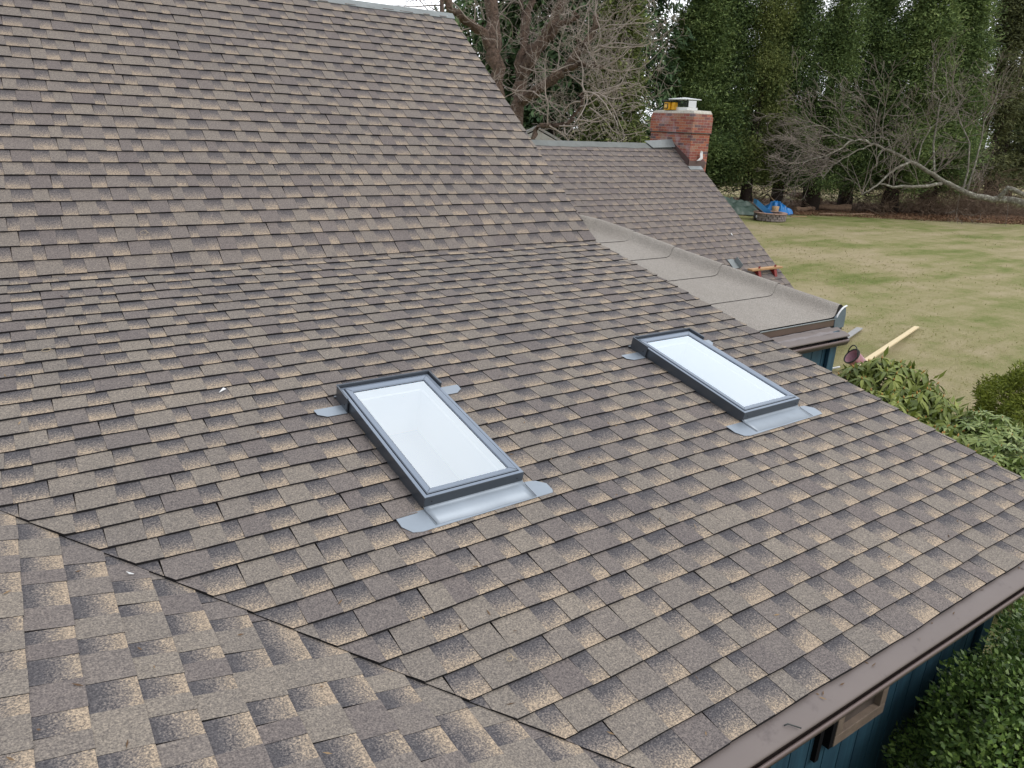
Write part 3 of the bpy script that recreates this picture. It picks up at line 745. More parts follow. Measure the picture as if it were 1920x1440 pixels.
    so_ = mb.build('sill_flashing', M['flashing'], sk); ss = so_.modifiers.new('t', 'SOLIDIFY'); ss.thickness = 0.0015
    mb = MB(); mb.tube([Q(W+0.002, 0.0, 0.040), Q(W+0.002, -0.022, 0.0185), Q(W+0.003, -0.128, 0.0155)], 0.0014, 4)
    mb.tube([Q(0.0, 0.0, 0.040), Q(0.0, -0.022, 0.018), Q(0.01, -0.12, 0.0155)], 0.0010, 4)
    mb.build_split('flashing_seam', M['gasket'], so_)
    mb = MB()
    for u, v, h in ((0.04, -0.0005, 0.05), (W-0.04, -0.0005, 0.05)):
        mb.tube([Q(u, v, h), Q(u, v-0.002, h)], 0.0032, 8)
    mb.tube([Q(-0.016, L-0.125, 0.045), Q(-0.013, L-0.125, 0.045)], 0.004, 8); mb.build_split('screw', M['gasket'], sk)
    return sk
skylight(-3.665, 'nearer skylight, showing the grey room below at its lower corner')
skylight(-1.362, 'farther skylight, glass all white with sky')

# bathroom window in the blue wall ----------------------------------------
mb = MB(); wy = -4.372
wx0, wx1, wz0, wz1 = -1.80, -1.31, -2.00, -1.35
mb.box(((wx0+wx1)/2, wy, wz0+0.035), (wx1-wx0, 0.05, 0.07)); mb.box(((wx0+wx1)/2, wy, wz1-0.035), (wx1-wx0, 0.05, 0.07))
mb.box((wx0+0.03, wy, (wz0+wz1)/2), (0.06, 0.05, wz1-wz0-0.14)); mb.box((wx1-0.03, wy, (wz0+wz1)/2), (0.06, 0.05, wz1-wz0-0.14))
win = mb.build('window', M['tan_wood'], house, .004)
mb = MB(); mb.box(((wx0+wx1)/2, wy+0.016, (wz0+wz1)/2), (wx1-wx0-0.12, 0.01, wz1-wz0-0.14)); mb.box(((wx0+wx1)/2, wy+0.004, (wz0+wz1)/2), (wx1-wx0-0.12, 0.02, 0.03)); M['pane_grey'] = simple('dusty_pane', s2l((84, 76, 72)), 0.35, 0, 0.35, 6)
mb.build('pane', M['pane_grey'], win)
mb = MB(); mb.box((wx0-0.018, wy, (wz0+wz1)/2), (0.036, 0.04, wz1-wz0)); mb.build('window_side_shadow', M['dark'], win)  # dark strip standing in for the shadow left of the window
mb = MB(); mb.box((-1.905, -4.362, -1.80), (0.035, 0.03, 0.52)); mb.build('wall_batten', M['dark'], house)

#PART2

# ------------------------------------------------------------------ ground
def ground():
    m, n, b, _ = mat('lawn'); p = geop(n)
    big = noise(n, 0.16, 4, 0.55, p, 0.4); mid = noise(n, 0.9, 5, 0.6, p, 0.5); fine = noise(n, 14, 4, 0.7, p); tuft = noise(n, 45, 3, 0.7, p)
    mp = n.nodes.new('ShaderNodeMapping'); mp.inputs['Rotation'].default_value = (0, 0, radians(35)); mp.inputs['Scale'].default_value = (0.35, 1.5, 1); n.links.new(p, mp.inputs[0])
    stre = noise(n, 0.7, 4, 0.6, mp.outputs[0])
    f = math_(n, 'ADD', math_(n, 'MULTIPLY', big.outputs['Fac'], 0.45), math_(n, 'MULTIPLY', mid.outputs['Fac'], 0.25))
    f = math_(n, 'MULTIPLY_ADD', stre.outputs['Fac'], 0.30, f)
    f = math_(n, 'MULTIPLY_ADD', math_(n, 'SUBTRACT', fine.outputs['Fac'], 0.5), 0.14, f)
    f = math_(n, 'MULTIPLY_ADD', math_(n, 'SUBTRACT', tuft.outputs['Fac'], 0.5), 0.12, f)
    c = ramp(n, f, [(0.38, s2l((108, 122, 66))), (0.45, s2l((134, 138, 88))), (0.515, s2l((159, 152, 113))), (0.59, s2l((176, 163, 133)))])
    # leaf litter and bare soil under the trees
    v = n.nodes.new('ShaderNodeVectorMath'); v.operation = 'DOT_PRODUCT'; n.links.new(p, v.inputs[0]); v.inputs[1].default_value = (float(LT[0]), float(LT[1]), 0)
    e = math_(n, 'SUBTRACT', v.outputs['Value'], float(LT[2])); e = math_(n, 'MULTIPLY_ADD', math_(n, 'SUBTRACT', mid.outputs['Fac'], 0.5), 5.0, e)
    far_e = math_(n, 'SUBTRACT', 11.0, e); k = math_(n, 'MULTIPLY', math_(n, 'MULTIPLY', e, 0.9, clamp=True), math_(n, 'MULTIPLY', far_e, 0.5, clamp=True))
    soil = ramp(n, fine.outputs['Fac'], [(0.3, s2l((74, 58, 48))), (0.7, s2l((118, 96, 80)))])
    c = mixc(n, k, c, soil)
    n.links.new(c, b.inputs['Base Color']); b.inputs['Roughness'].default_value = 0.95; b.inputs['Specular IOR Level'].default_value = 0.1
    h = math_(n, 'ADD', fine.outputs['Fac'], tuft.outputs['Fac']); bump(n, b, h, 0.9, 0.05)
    return m
# edge of the trees, from two ground points
T0 = gnd(1400, 399); T1 = gnd(1900, 420)
dv = (T1-T0)[:2]; dv = dv/np.linalg.norm(dv); nv = np.array([-dv[1], dv[0]])
if nv @ (T0-CAM)[:2] < 0: nv = -nv
LT = (nv[0], nv[1], nv @ T0[:2] + 1.0)
M['lawn'] = ground()
mb = MB(); n = 60; S_ = 700
xs = np.sign(np.linspace(-1, 1, n+1))*np.abs(np.linspace(-1, 1, n+1))**2.2*S_
def gz(x, y):
    r = sqrt((x+5)**2+(y+6)**2); return GZ + 0.05*sin(x*0.35+1)*cos(y*0.28) * min(1, r/15)
V = [(x+10, y+8, gz(x+10, y+8)) for y in xs for x in xs]
mb.add(V, [(j*(n+1)+i, j*(n+1)+i+1, (j+1)*(n+1)+i+1, (j+1)*(n+1)+i) for j in range(n) for i in range(n)], 0, True)
tag(mb.build('ground', M['lawn']), kind='structure')

# ------------------------------------------------------------------ foliage tools
rng = np.random.default_rng(5)
def unit(v): return v/(np.linalg.norm(v, axis=-1, keepdims=True)+1e-9)
def quads_mesh(name, Cn, ax, nr, ln, wd, material, parent=None, tipf=0.45, bend=None):
    """diamond leaves: Cn base points, ax axis, nr normal"""
    N = len(Cn); side = unit(np.cross(ax, nr)); ln = np.broadcast_to(ln, (N,))[:, None]; wd = np.broadcast_to(wd, (N,))[:, None]
    m = Cn + ax*ln*tipf
    tip = Cn + ax*ln
    if bend is not None: tip = tip + bend*ln
    V = np.stack([Cn, m+side*wd/2, tip, m-side*wd/2], 1).reshape(-1, 3).astype(np.float32)
    me = bpy.data.meshes.new(name); me.vertices.add(4*N); me.vertices.foreach_set('co', V.ravel())
    me.loops.add(4*N); me.loops.foreach_set('vertex_index', np.arange(4*N, dtype=np.int32))
    me.polygons.add(N); me.polygons.foreach_set('loop_start', np.arange(0, 4*N, 4, dtype=np.int32))
    try: me.polygons.foreach_set('loop_total', np.full(N, 4, np.int32))
    except Exception: pass
    me.materials.append(material); me.update(calc_edges=True); me.validate()
    return me if parent == 'mesh' else link(me, name, parent)
def rdir(N): return unit(rng.normal(size=(N, 3)))

M['cedar'] = leaf_mat('cedar_foliage', [(48, 64, 44), (82, 102, 64), (118, 138, 84), (154, 168, 108)], 0.7, 0.25, 0.9, 0.5, 0.2)
M['cedar_light'] = leaf_mat('cedar_foliage_light', [(66, 78, 48), (100, 112, 66), (132, 142, 84), (166, 170, 112)], 0.7, 0.25, 0.9, 0.5, 0.2)
M['spruce'] = leaf_mat('spruce_foliage', [(44, 60, 46), (64, 86, 60), (90, 112, 76), (122, 142, 98)], 0.75, 0.08, 0.4, 0.35, 0.2)
M['hemlock'] = leaf_mat('hemlock_foliage', [(62, 68, 50), (90, 96, 64), (118, 122, 80), (146, 144, 100)], 0.75, 0.1, 0.4, 0.35, 0.2)
M['holly'] = leaf_mat('holly_leaves', [(52, 72, 38), (86, 114, 54), (126, 152, 74), (166, 182, 106)], 0.42, 0.12, 1.6, 0.35, 0.5)
M['rhodo'] = leaf_mat('rhododendron_leaves', [(64, 78, 34), (98, 112, 50), (132, 142, 70), (164, 168, 94)], 0.5, 0.1, 1.2, 0.3, 0.3)
M['rhodo_pale'] = leaf_mat('rhododendron_pale_leaves', [(72, 90, 46), (104, 122, 64), (134, 148, 86), (168, 176, 116)], 0.5, 0.1, 1.2, 0.3, 0.3)
M['bud'] = simple('orange_bud', s2l((186, 138, 74)), 0.6, 0, 0.2, 40)
M['yew'] = leaf_mat('yew_foliage', [(64, 76, 26), (96, 108, 38), (126, 136, 52), (154, 160, 74)], 0.65, 0.12, 2.0, 0.35, 0.2)
M['grass'] = leaf_mat('grass_blades', [(128, 138, 80), (148, 150, 96), (162, 154, 116), (180, 168, 138)], 0.8, 0.5, 0.22, 0.8, 0.1)

def crown_mesh(name, H, z0, rf, nclump, per, material, seed, leaf=(0.2, 0.10), droop=-0.1, csize=0.5, lump=0.25, gap=0.0, shell=(0.55, 1.0)):
    global rng
    rng = np.random.default_rng(seed)
    ph = rng.uniform(0, 6.28, 8)
    z = z0 + (H-z0)*rng.uniform(0, 1, nclump)**0.92
    th = rng.uniform(0, 2*pi, nclump)
    lob = 1 + lump*(np.sin(3*th+ph[0]+z*0.6)*0.4 + np.sin(5*th+ph[1]-z*1.1)*0.35 + np.sin(z*1.9+ph[2])*0.3)
    if gap:
        keep = (np.sin(2*th+ph[3]+z*0.9)+np.sin(z*1.3+ph[4])*0.9+rng.normal(0, .4, nclump)) > -2+gap*2; z, th, lob = z[keep], th[keep], lob[keep]
    k = len(z); r = rf(z)*lob*rng.uniform(shell[0], shell[1], k)**0.6
    cc = np.stack([r*np.cos(th), r*np.sin(th), z], 1); out = np.stack([np.cos(th), np.sin(th), np.zeros(k)], 1)
    cs = csize*rng.uniform(0.6, 1.3, k)
    idx = np.repeat(np.arange(k), per); N = len(idx)
    off = rng.normal(size=(N, 3))*np.array([1, 1, 0.75])*cs[idx][:, None]*0.5
    P = cc[idx]+off
    ax = unit(out[idx]*0.9 + rng.normal(size=(N, 3))*0.55 + np.array([0, 0, droop]))
    nr = unit(out[idx]*0.7 + np.array([0, 0, 0.8]) + rng.normal(size=(N, 3))*0.5)
    s = rng.uniform(0.6, 1.3, N)
    return quads_mesh(name, P, ax, nr, leaf[0]*s, leaf[1]*s, material, 'mesh')

def branch_mesh(mb, p0, d, L, r0, depth, rnd, kids=(3, 5), spread=0.7, up=0.15, wig=0.25, shrink=0.6, n=5, rmin=0.006, minseg=5):
    k = minseg; pts = [np.array(p0, float)]; d = np.array(d, float); d /= np.linalg.norm(d); ds = [d]
    for i in range(k):
        d = d + np.array([rnd.gauss(0, wig), rnd.gauss(0, wig), rnd.gauss(0, wig)+up])*0.45; d /= np.linalg.norm(d)
        pts.append(pts[-1]+d*L/k); ds.append(d)
    rad = [max(rmin, r0*(1-0.65*i/k)) for i in range(k+1)]
    mb.tube(pts, rad, max(3, n), cap=False)
    if depth <= 0: return
    for j in range(rnd.randint(*kids)):
        i = rnd.randint(1, k); q = np.array([rnd.gauss(0, 1), rnd.gauss(0, 1), rnd.gauss(0, 1)]); q -= ds[i]*np.dot(q, ds[i]); q /= np.linalg.norm(q)+1e-9
        nd = ds[i]*(1-spread*0.5) + q*spread
        branch_mesh(mb, pts[i], nd, L*shrink*rnd.uniform(0.7, 1.2), max(rmin, rad[i]*0.6), depth-1, rnd, kids, spread, up, wig, shrink, max(3, n-1), rmin, minseg)

def tree_thing(name, loc, label, cat, group, trunk_me, crown_me, rz, sc, crown_name='crown'):
    o = empty(name, loc, label, cat, group); o.rotation_euler = (0, 0, rz); o.scale = sc
    for nm, me in (('trunk', trunk_me), (crown_name, crown_me)):
        c = bpy.data.objects.new(nm, me); C.objects.link(c); c.parent = o
    return o
def mesh_only(mb, name, material):
    me = bpy.data.meshes.new(name); me.from_pydata(mb.v, [], mb.f); me.materials.append(material)
    me.polygons.foreach_set('use_smooth', mb.sm); me.update(); return me

# -------- arborvitae row along the back of the lawn
def col(z, R=2.15, H=15.0, z0=1.6):
    t = (z-z0)/(H-z0); return R*np.clip(1.0 - 0.9*t**1.05, 0.08, 1)*np.clip(0.72+1.6*t, 0, 1)
cedars = [crown_mesh('crown', 15.0, 1.25, lambda z: col(z), 480, 200, M[mm], sd, (0.21, 0.06), 0.02, 0.92, 0.62, gp)
          for sd, mm, gp in ((1, 'cedar', 0.2), (2, 'cedar_light', 0.4), (3, 'cedar', 0.5))]
cedars.append(crown_mesh('crown', 15, 1.4, lambda z: col(z, 2.1, 15), 420, 100, M['hemlock'], 4, (0.30, 0.06), -0.35, 0.75, 0.45, 0.6))
def trunk_me(seed, r=0.28, H=16, fork=True, mt='trunk_dark'):
    rnd = random.Random(seed); mb = MB()
    def one(x, y, lx, ly, r, H):
        k = 10; mb.tube([(x+lx*i/k+rnd.gauss(0, .04), y+ly*i/k+rnd.gauss(0, .04), -0.2+H*i/k) for i in range(k+1)], [r*(1.35 if i == 0 else 1)*(1-0.85*i/k) for i in range(k+1)], 8)
    one(0, 0, 0.1, 0.1, r, H)
    if fork: one(0.22, 0.15, 1.1, 0.5, r*0.75, H*0.7)
    for i in range(16):
        z = rnd.uniform(1.0, 4.5); a = rnd.uniform(0, 6.28)
        branch_mesh(mb, (0, 0, z), (cos(a), sin(a), -0.15), rnd.uniform(1.2, 2.4), 0.035, 1, rnd, (2, 3), 0.6, -0.05, 0.3, 0.5, 4, 0.012, 4)
    return mesh_only(mb, 'trunk', M[mt])
trunks = [trunk_me(1, 0.42, 16, False), trunk_me(2, 0.38), trunk_me(3, 0.5)]
row = [  # px of trunk foot, extra depth, crown variant, trunk variant, height scale, width scale, label
 (1296, 0.0, 0, 0, 1.0, 1.05, 'dense green cedar rising just right of the brick chimney'),
 (1345, 0.5, 0, 1, 1.08, 0.95, 'dark green cedar standing behind the end of the rear roof'),
 (1403, 0.0, 1, 0, 0.98, 0.85, 'cedar with thick dark trunk behind the green tarp pile'),
 (1457, 0.3, 0, 1, 1.04, 0.85, 'green cedar with its trunk right behind the blue tarp'),
 (1516, 0.0, 2, 2, 0.92, 0.9, 'yellowish cedar with wide forked trunk behind the logs'),
 (1580, 0.8, 0, 1, 1.02, 1.0, 'green cedar with thin trunk behind the right end of the logs'),
 (1643, 0.2, 0, 0, 1.08, 1.15, 'broad green cedar behind the drooping tip of the fallen tree'),
 (1712, 0.9, 0, 1, 1.0, 1.0, 'tall cedar behind the middle of the fallen tree'),
]
for px, dd, cvx, tv, hs, ws, lab in row:
    g_ = gnd(px, 392); p = g_ + np.array([nv[0], nv[1], 0])*(dd+0.8)
    # the row runs parallel to the edge of the lawn
    p = p - np.array([nv[0], nv[1], 0])*((nv @ p[:2]) - LT[2] - 2.2 - dd)*0.7
    tree_thing('cedar_tree', (p[0], p[1], GZ), lab, 'tree', 'cedars along the back of the lawn', trunks[tv], cedars[cvx], px*0.37 % 6.28, (ws, ws, hs))
right = [(1775, 1.5, 'grey green hemlock with sparse crown left of the sky gap at upper right', 1.0, 1.2),
         (1838, 0.4, 'ragged hemlock with sky showing through at upper right', 0.95, 1.15),
         (1905, 1.8, 'olive hemlock at the right edge behind the fallen tree root', 1.05, 1.25),
         (1975, 0.5, 'dark hemlock cut off by the right border of the picture', 1.0, 1.2)]
for px, dd, lab, hs, ws in right:
    g_ = gnd(px, 396); p = g_ + np.array([nv[0], nv[1], 0])*(dd+1.5)
    tree_thing('hemlock_tree', (p[0], p[1], GZ), lab, 'tree', 'hemlocks at the right end of the tree row', trunks[1], cedars[3], px*0.71 % 6.28, (ws, ws, hs))

# -------- conifers behind
def cone(z, R=3.0, H=19.0, z0=1.0): return R*np.clip(1-(z-z0)/(H-z0), 0.03, 1)**0.8
spr = [crown_mesh('crown', 19, 1.2, lambda z: cone(z), 420, 60, M['spruce'], 21, (0.42, 0.14), -0.45, 0.9, 0.4, 0.3, (0.3, 1.0)),
       crown_mesh('crown', 18, 1.5, lambda z: cone(z, 2.6, 18), 420, 60, M['cedar'], 22, (0.36, 0.14), -0.25, 0.8, 0.4, 0.35, (0.3, 1.0))]
sp_tr = [trunk_me(31, 0.26, 18, False), trunk_me(32, 0.3, 17, False)]
back = [(905, 37, 0, 1.0, 'dark spruce behind the left fork of the big bare tree'),
        (968, 41, 1, 0.95, 'green spruce behind the middle of the big bare tree'),
        (1030, 36, 0, 0.9, 'dark spruce above the far grey gable'),
        (1090, 39, 0, 1.0, 'dark spruce left of the yellow green one, behind bare branches'),
        (1275, 46, 1, 0.62, 'spruce standing directly behind the chimney'),
        (1185, 45, 0, 1.1, 'tall dark spruce behind the bare branch tips'),
        (1362, 66, 1, 0.42, 'spruce seen through the gap above the chimney on the right'),
        (1440, 70, 0, 0.75, 'distant spruce behind the tarp cedars'),
        (1552, 68, 1, 0.45, 'distant spruce behind the thin gap in the cedar row'),
        (1640, 72, 0, 0.7, 'distant spruce behind the fallen tree tip'),
        (1770, 70, 0, 0.8, 'distant spruce behind the hemlocks, left one'),
        (1915, 66, 1, 0.5, 'distant spruce behind the hemlocks, right one')]
for px, D, v_, hs, lab in back:
    q = far(px, 260, D); tree_thing('spruce_tree', (q[0], q[1], GZ), lab, 'tree', 'spruces behind the house and the cedar row', sp_tr[v_], spr[v_], px*0.53 % 6.28, (1, 1, hs))
q = far(1150, 240, 33)
yl = crown_mesh('crown', 15, 1.5, lambda z: col(z, 2.1, 15, 1.5), 520, 70, M['cedar_light'], 9, (0.26, 0.12), -0.1, 0.55, 0.3, 0.2)
tree_thing('cedar_tree', (q[0], q[1], GZ), 'bright yellow green cedar left of the chimney behind the rear roof ridge', 'tree', None, trunks[1], yl, 0.7, (0.8, 0.8, 0.72))

# -------- big bare tree behind the house
def D3(px, py, D): return far(px, py, D)
bt = empty('bare_tree', (D3(930, 300, 27)[0], D3(930, 300, 27)[1], GZ), 'big bare tree with red brown limbs behind the steep roof', 'tree')
rnd = random.Random(77)
def limb(mb, pts, radii, n=9):
    P = [D3(*p) for p in pts]; Q = []; Rr = []
    for i in range(len(P)-1):
        for k in range(4):
            t = k/4; Q.append(P[i]*(1-t)+P[i+1]*t + np.array([rnd.gauss(0, .05), rnd.gauss(0, .05), rnd.gauss(0, .04)])*(1 if (i or k) else 0)); Rr.append((radii[i]*(1-t)+radii[i+1]*t)*0.85*rnd.uniform(0.82, 1.12))
    Q.append(P[-1]); Rr.append(radii[-1]); mb.tube(Q, Rr, n); return Q, Rr
LIMBS = [
 ([(945, 620, 27), (942, 420, 27), (938, 230, 27), (930, 130, 27), (922, 40, 27), (918, -60, 27.3)], [.46, .42, .36, .34, .33, .26]),
 ([(932, 110, 27), (905, 62, 26.6), (875, 38, 26.2), (848, 22, 26), (838, -20, 25.8)], [.24, .19, .16, .14, .10]),
 ([(975, 600, 28), (972, 330, 28), (968, 200, 28), (978, 130, 28), (985, 80, 28), (992, 20, 28), (1000, -60, 28)], [.40, .36, .30, .26, .20, .16, .12]),
 ([(975, 150, 28), (1005, 95, 27.6), (1030, 60, 27.4), (1048, 15, 27.3), (1065, -50, 27.2)], [.28, .26, .24, .22, .18]),
 ([(1020, 75, 27.5), (1055, 48, 27.2), (1080, 32, 27), (1075, 22, 27)], [.17, .14, .11, .05]),
 ([(970, 195, 28), (1000, 172, 27.5), (1035, 150, 27), (1065, 125, 26.8), (1090, 100, 26.5), (1110, 60, 26.3), (1118, 30, 26.2)], [.26, .23, .22, .20, .17, .13, .09]),
 ([(1062, 128, 26.8), (1095, 122, 26.5), (1130, 127, 26.2)], [.14, .11, .06]),
 ([(1078, 112, 26.6), (1086, 88, 26.6), (1082, 74, 26.6)], [.12, .11, .08]),
 ([(1000, 262, 25), (1008, 240, 25), (1030, 236, 24.9), (1060, 233, 24.8), (1088, 200, 24.6), (1095, 172, 24.5)], [.10, .09, .085, .08, .05, .03]),
 ([(985, 60, 28), (975, 10, 28.3), (965, -50, 28.5)], [.12, .09, .07]),
]
mbt = MB(); ends = []
for pts, rd in LIMBS:
    Q, Rr = limb(mbt, pts, rd)
    ends.append((Q, Rr))
mbt.v = [tuple(c+rnd.gauss(0, .022) for c in v) for v in mbt.v]
mbt.build('trunk', M['trunk'], bt)
mbw = MB(); upw = np.array(Up); rtw = np.array(Rt)
for li, (Q, Rr) in enumerate(ends):
    cnt = (9, 5, 9, 9, 5, 12, 5, 4, 9, 4)[li]
    for j in range(cnt):
        i = rnd.randint(len(Q)//3, len(Q)-1)
        d = rtw*rnd.gauss(0.35, 0.8) + Fw*rnd.gauss(0, 0.5) + np.array([0, 0, rnd.gauss(0.1, 0.6)])
        branch_mesh(mbw, Q[i], d, rnd.uniform(1.2, 2.6), 0.026, 3, rnd, (2, 4), 0.8, 0.08, 0.5, 0.6, 4, 0.0058, 7)
# long sweeping twigs reaching right towards the chimney
for a, b_, D in (((1095, 110), (1230, 20), 26), ((1110, 60), (1260, -10), 26), ((1095, 180), (1215, 150), 24.6), ((1088, 200), (1235, 215), 24.5), ((1030, 236), (1190, 240), 24.8), ((1130, 127), (1250, 95), 26), ((1065, 140), (1190, 190), 26.8), ((1095, 172), (1220, 190), 24.4), ((1110, 90), (1245, 60), 26), ((1000, 172), (1100, 225), 27)):
    P0, P1 = D3(a[0], a[1], D), D3(b_[0], b_[1], D-0.8); L = np.linalg.norm(P1-P0)
    for t in range(2):
        branch_mesh(mbw, P0+(P1-P0)*0.12*t, (P1-P0)/L+np.array([rnd.gauss(0, .12), rnd.gauss(0, .12), rnd.gauss(0, .12)]), L*1.0, 0.026, 3, rnd, (2, 4), 0.75, 0.05, 0.55, 0.5, 4, 0.0058, 9)
mbw.build('crown', M['twig'], bt)
# thin bare branches showing in the white sky over the ridge
bt2 = empty('bare_tree', tuple(D3(800, 300, 22)[:2])+(GZ,), 'bare tree whose twig tips show above the ridge of the steep roof', 'tree')
m1 = MB(); P = [D3(838, 600, 22), D3(836, 300, 22), D3(830, 120, 22), D3(828, -30, 22)]; m1.tube(P, [.16, .14, .10, .05], 7); m1.build('trunk', M['trunk'], bt2)
m2 = MB()
for a, b_ in (((828, 10), (735, 4)), ((826, 40), (760, -12)), ((828, -20), (690, -10)), ((830, 25), (790, 12)), ((828, 5), (860, -40))):
    P0, P1 = D3(a[0], a[1], 22), D3(b_[0], b_[1], 21.5); branch_mesh(m2, P0, P1-P0, np.linalg.norm(P1-P0), 0.022, 3, rnd, (3, 4), 0.5, 0.05, 0.22, 0.5, 4, 0.006, 6)
m2.build('crown', M['twig_dark'], bt2)

# -------- far neighbouring house (grey gable) glimpsed over the rear ridge
fh = empty('neighbour_house', tuple(D3(1015, 300, 30)[:2])+(GZ,), 'pale grey gable of a neighbouring house, left of the rear roof ridge', 'house')
c0 = D3(1008, 241, 30); ax_ = np.array([R0[0], R0[1], 0]); fw_ = np.array([-R0[1], R0[0], 0])
L_ = np.linalg.norm(D3(1062, 290, 30)-c0); dz = 1.35
a = c0; Lp, Rp = c0-ax_*2.7-np.array([0, 0, dz]), c0+ax_*2.7-np.array([0, 0, dz])
m1 = MB(); m1.prism([Lp, Rp, a-np.array([0, 0, .06])], fw_*5); m1.box((Lp+Rp)/2+fw_*2.5-np.array([0, 0, (Lp[2]-GZ)/2]), (5.2, 5, Lp[2]-GZ), (ax_, fw_, (0, 0, 1)))
M['pale_wall'] = simple('pale_grey_siding', s2l((172, 172, 170)), 0.8, 0, 0.06, 2)
m1.build('wall', M['pale_wall'], fh)
m1 = MB(); z_ = np.array([0, 0, 0.10])
m1.prism([Lp-ax_*.3-z_*1.5, a, a+z_, Lp-ax_*.3-z_*.5], fw_*5.3-fw_*0); m1.prism([a, Rp+ax_*.3-z_*1.5, Rp+ax_*.3-z_*.5, a+z_], fw_*5.3); m1.build('roof', simple('pale_roof', s2l((150, 150, 150)), .9), fh)

# -------- fallen lichen covered tree
ft_l = gnd(1800, 398)
ft = empty('fallen_tree', (ft_l[0], ft_l[1], GZ), 'fallen bare tree with pale lichen bark leaning along the lawn edge', 'tree')
DF = float(np.linalg.norm((gnd(1800, 402)-CAM))*0.93)/1.0
Dn = float((gnd(1760, 419)-CAM) @ Fw)
def FT(px, py, o=0): return D3(px, py, Dn+o)
m1 = MB()
def lm(pts, rd, n=8):
    P = [FT(*p) for p in pts]; Q = []; Rr = []
    for i in range(len(P)-1):
        for k in range(3):
            t = k/3; Q.append(P[i]*(1-t)+P[i+1]*t+np.array([0, 0, rnd.gauss(0, .03)])); Rr.append(rd[i]*(1-t)+rd[i+1]*t)
    Q.append(P[-1]); Rr.append(rd[-1]); m1.tube(Q, Rr, n); return Q, Rr
fl = []
fl.append(lm([(1935, 382, -.5), (1880, 375), (1850, 372), (1820, 366), (1790, 352), (1760, 334), (1730, 315), (1700, 299), (1665, 282), (1640, 270), (1615, 262), (1597, 264)], [.24, .19, .18, .17, .15, .135, .12, .10, .085, .07, .06, .05]))
fl.append(lm([(1765, 344), (1735, 350, -.4), (1700, 350, -.6), (1675, 350, -.7), (1648, 345, -.8)], [.10, .09, .08, .07, .05]))
fl.append(lm([(1708, 303), (1680, 316, -.5), (1660, 333, -.8), (1636, 352, -1), (1616, 366, -1.1)], [.08, .07, .06, .045, .03]))
fl.append(lm([(1597, 264), (1580, 276, -.4), (1560, 288, -.7), (1530, 297, -.9), (1500, 305, -1)], [.06, .05, .04, .03, .02]))
fl.append(lm([(1600, 263), (1575, 258), (1550, 240), (1520, 230), (1490, 228)], [.05, .045, .035, .03, .02]))
fl.append(lm([(1635, 272), (1610, 282), (1580, 297), (1560, 310), (1540, 338)], [.05, .04, .035, .03, .02]))
fl.append(lm([(1672, 285), (1665, 262), (1650, 258), (1620, 258)], [.05, .045, .04, .03]))
fl.append(lm([(1655, 280), (1645, 295), (1643, 320)], [.04, .03, .015]))
fl.append(lm([(1752, 328), (1750, 270, .2), (1758, 220), (1763, 190), (1785, 165)], [.07, .055, .045, .03, .015]))
fl.append(lm([(1763, 190), (1750, 172), (1752, 135)], [.03, .022, .012]))
fl.append(lm([(1805, 358), (1815, 320), (1818, 268), (1800, 230), (1795, 205), (1815, 175)], [.06, .05, .042, .035, .028, .012]))
fl.append(lm([(1812, 360), (1828, 310), (1840, 262), (1845, 228), (1858, 205), (1870, 178)], [.06, .05, .042, .035, .028, .012]))
fl.append(lm([(1720, 306), (1728, 270), (1745, 240), (1775, 215), (1800, 200)], [.04, .035, .028, .02, .012]))
fl.append(lm([(1655, 272), (1655, 235), (1660, 200), (1664, 175)], [.03, .025, .018, .01]))
fl.append(lm([(1640, 268), (1642, 225), (1650, 185)], [.03, .022, .01]))
fl.append(lm([(1870, 374), (1890, 352, -.5), (1920, 365, -.8), (1960, 372, -1)], [.16, .14, .12, .10]))
m1.build('trunk', M['lichen_bark'], ft)
m2 = MB()
for k, (Q, Rr) in enumerate(fl):
    for j in range((20, 4, 5, 14, 14, 10, 6, 4, 9, 5, 9, 10, 8, 5, 5, 3)[k]):
        i = rnd.randint(len(Q)//3, len(Q)-1)
        if k == 0 and j > 3: i = rnd.randint(len(Q)//4, len(Q)-1)
        left = -1.1 if k in (3, 4, 5, 6) else rnd.gauss(0, .7)
        d = rtw*left + np.array([0, 0, rnd.gauss(0.55 if k not in (3, 4, 5) else -0.1, .5)]) + Fw*rnd.gauss(0, .5)
        branch_mesh(m2, Q[i], d, rnd.uniform(1.2, 2.8), 0.02, 3 if k in (0, 3, 4, 5) else 2, rnd, (2, 4), 0.5, 0.06, 0.22, 0.6, 4, 0.009, 5)
m2.build('crown', M['twig_mid'], ft)
# -------- brush
def brush(px0, px1, n, label, hgt=1.3, seed=3, py=404, depth=3.0):
    r2 = random.Random(seed); c0 = gnd((px0+px1)/2, py); m = MB()
    for i in range(n):
        g = gnd(r2.uniform(px0, px1), py) + np.array([nv[0], nv[1], 0])*r2.uniform(0, depth)
        a = r2.uniform(0, 6.28); h = hgt*r2.uniform(0.4, 1.1)
        branch_mesh(m, (g[0], g[1], GZ+r2.uniform(0, .35)), (cos(a), sin(a), r2.uniform(0.1, 0.9)), h*1.3, 0.02, 2, r2, (2, 4), 0.7, 0.02, 0.35, 0.65, 3, 0.008, 4)
    return tag(m.build('brush_pile', M['dry_twig']), label, 'brush pile', 'brush heaped under the trees')
brush(1655, 1790, 150, 'brown brush heap under the middle of the fallen tree', 1.5, 3)
brush(1790, 1930, 170, 'wide brown brush heap at the right border under the fallen trunk', 1.7, 4)
brush(1530, 1655, 60, 'thin brush between the cedar trunks behind the logs', 1.3, 5, 398, 5)
brush(1350, 1530, 80, 'sparse brush behind the tarps and wheelbarrow', 1.1, 6, 392, 5)

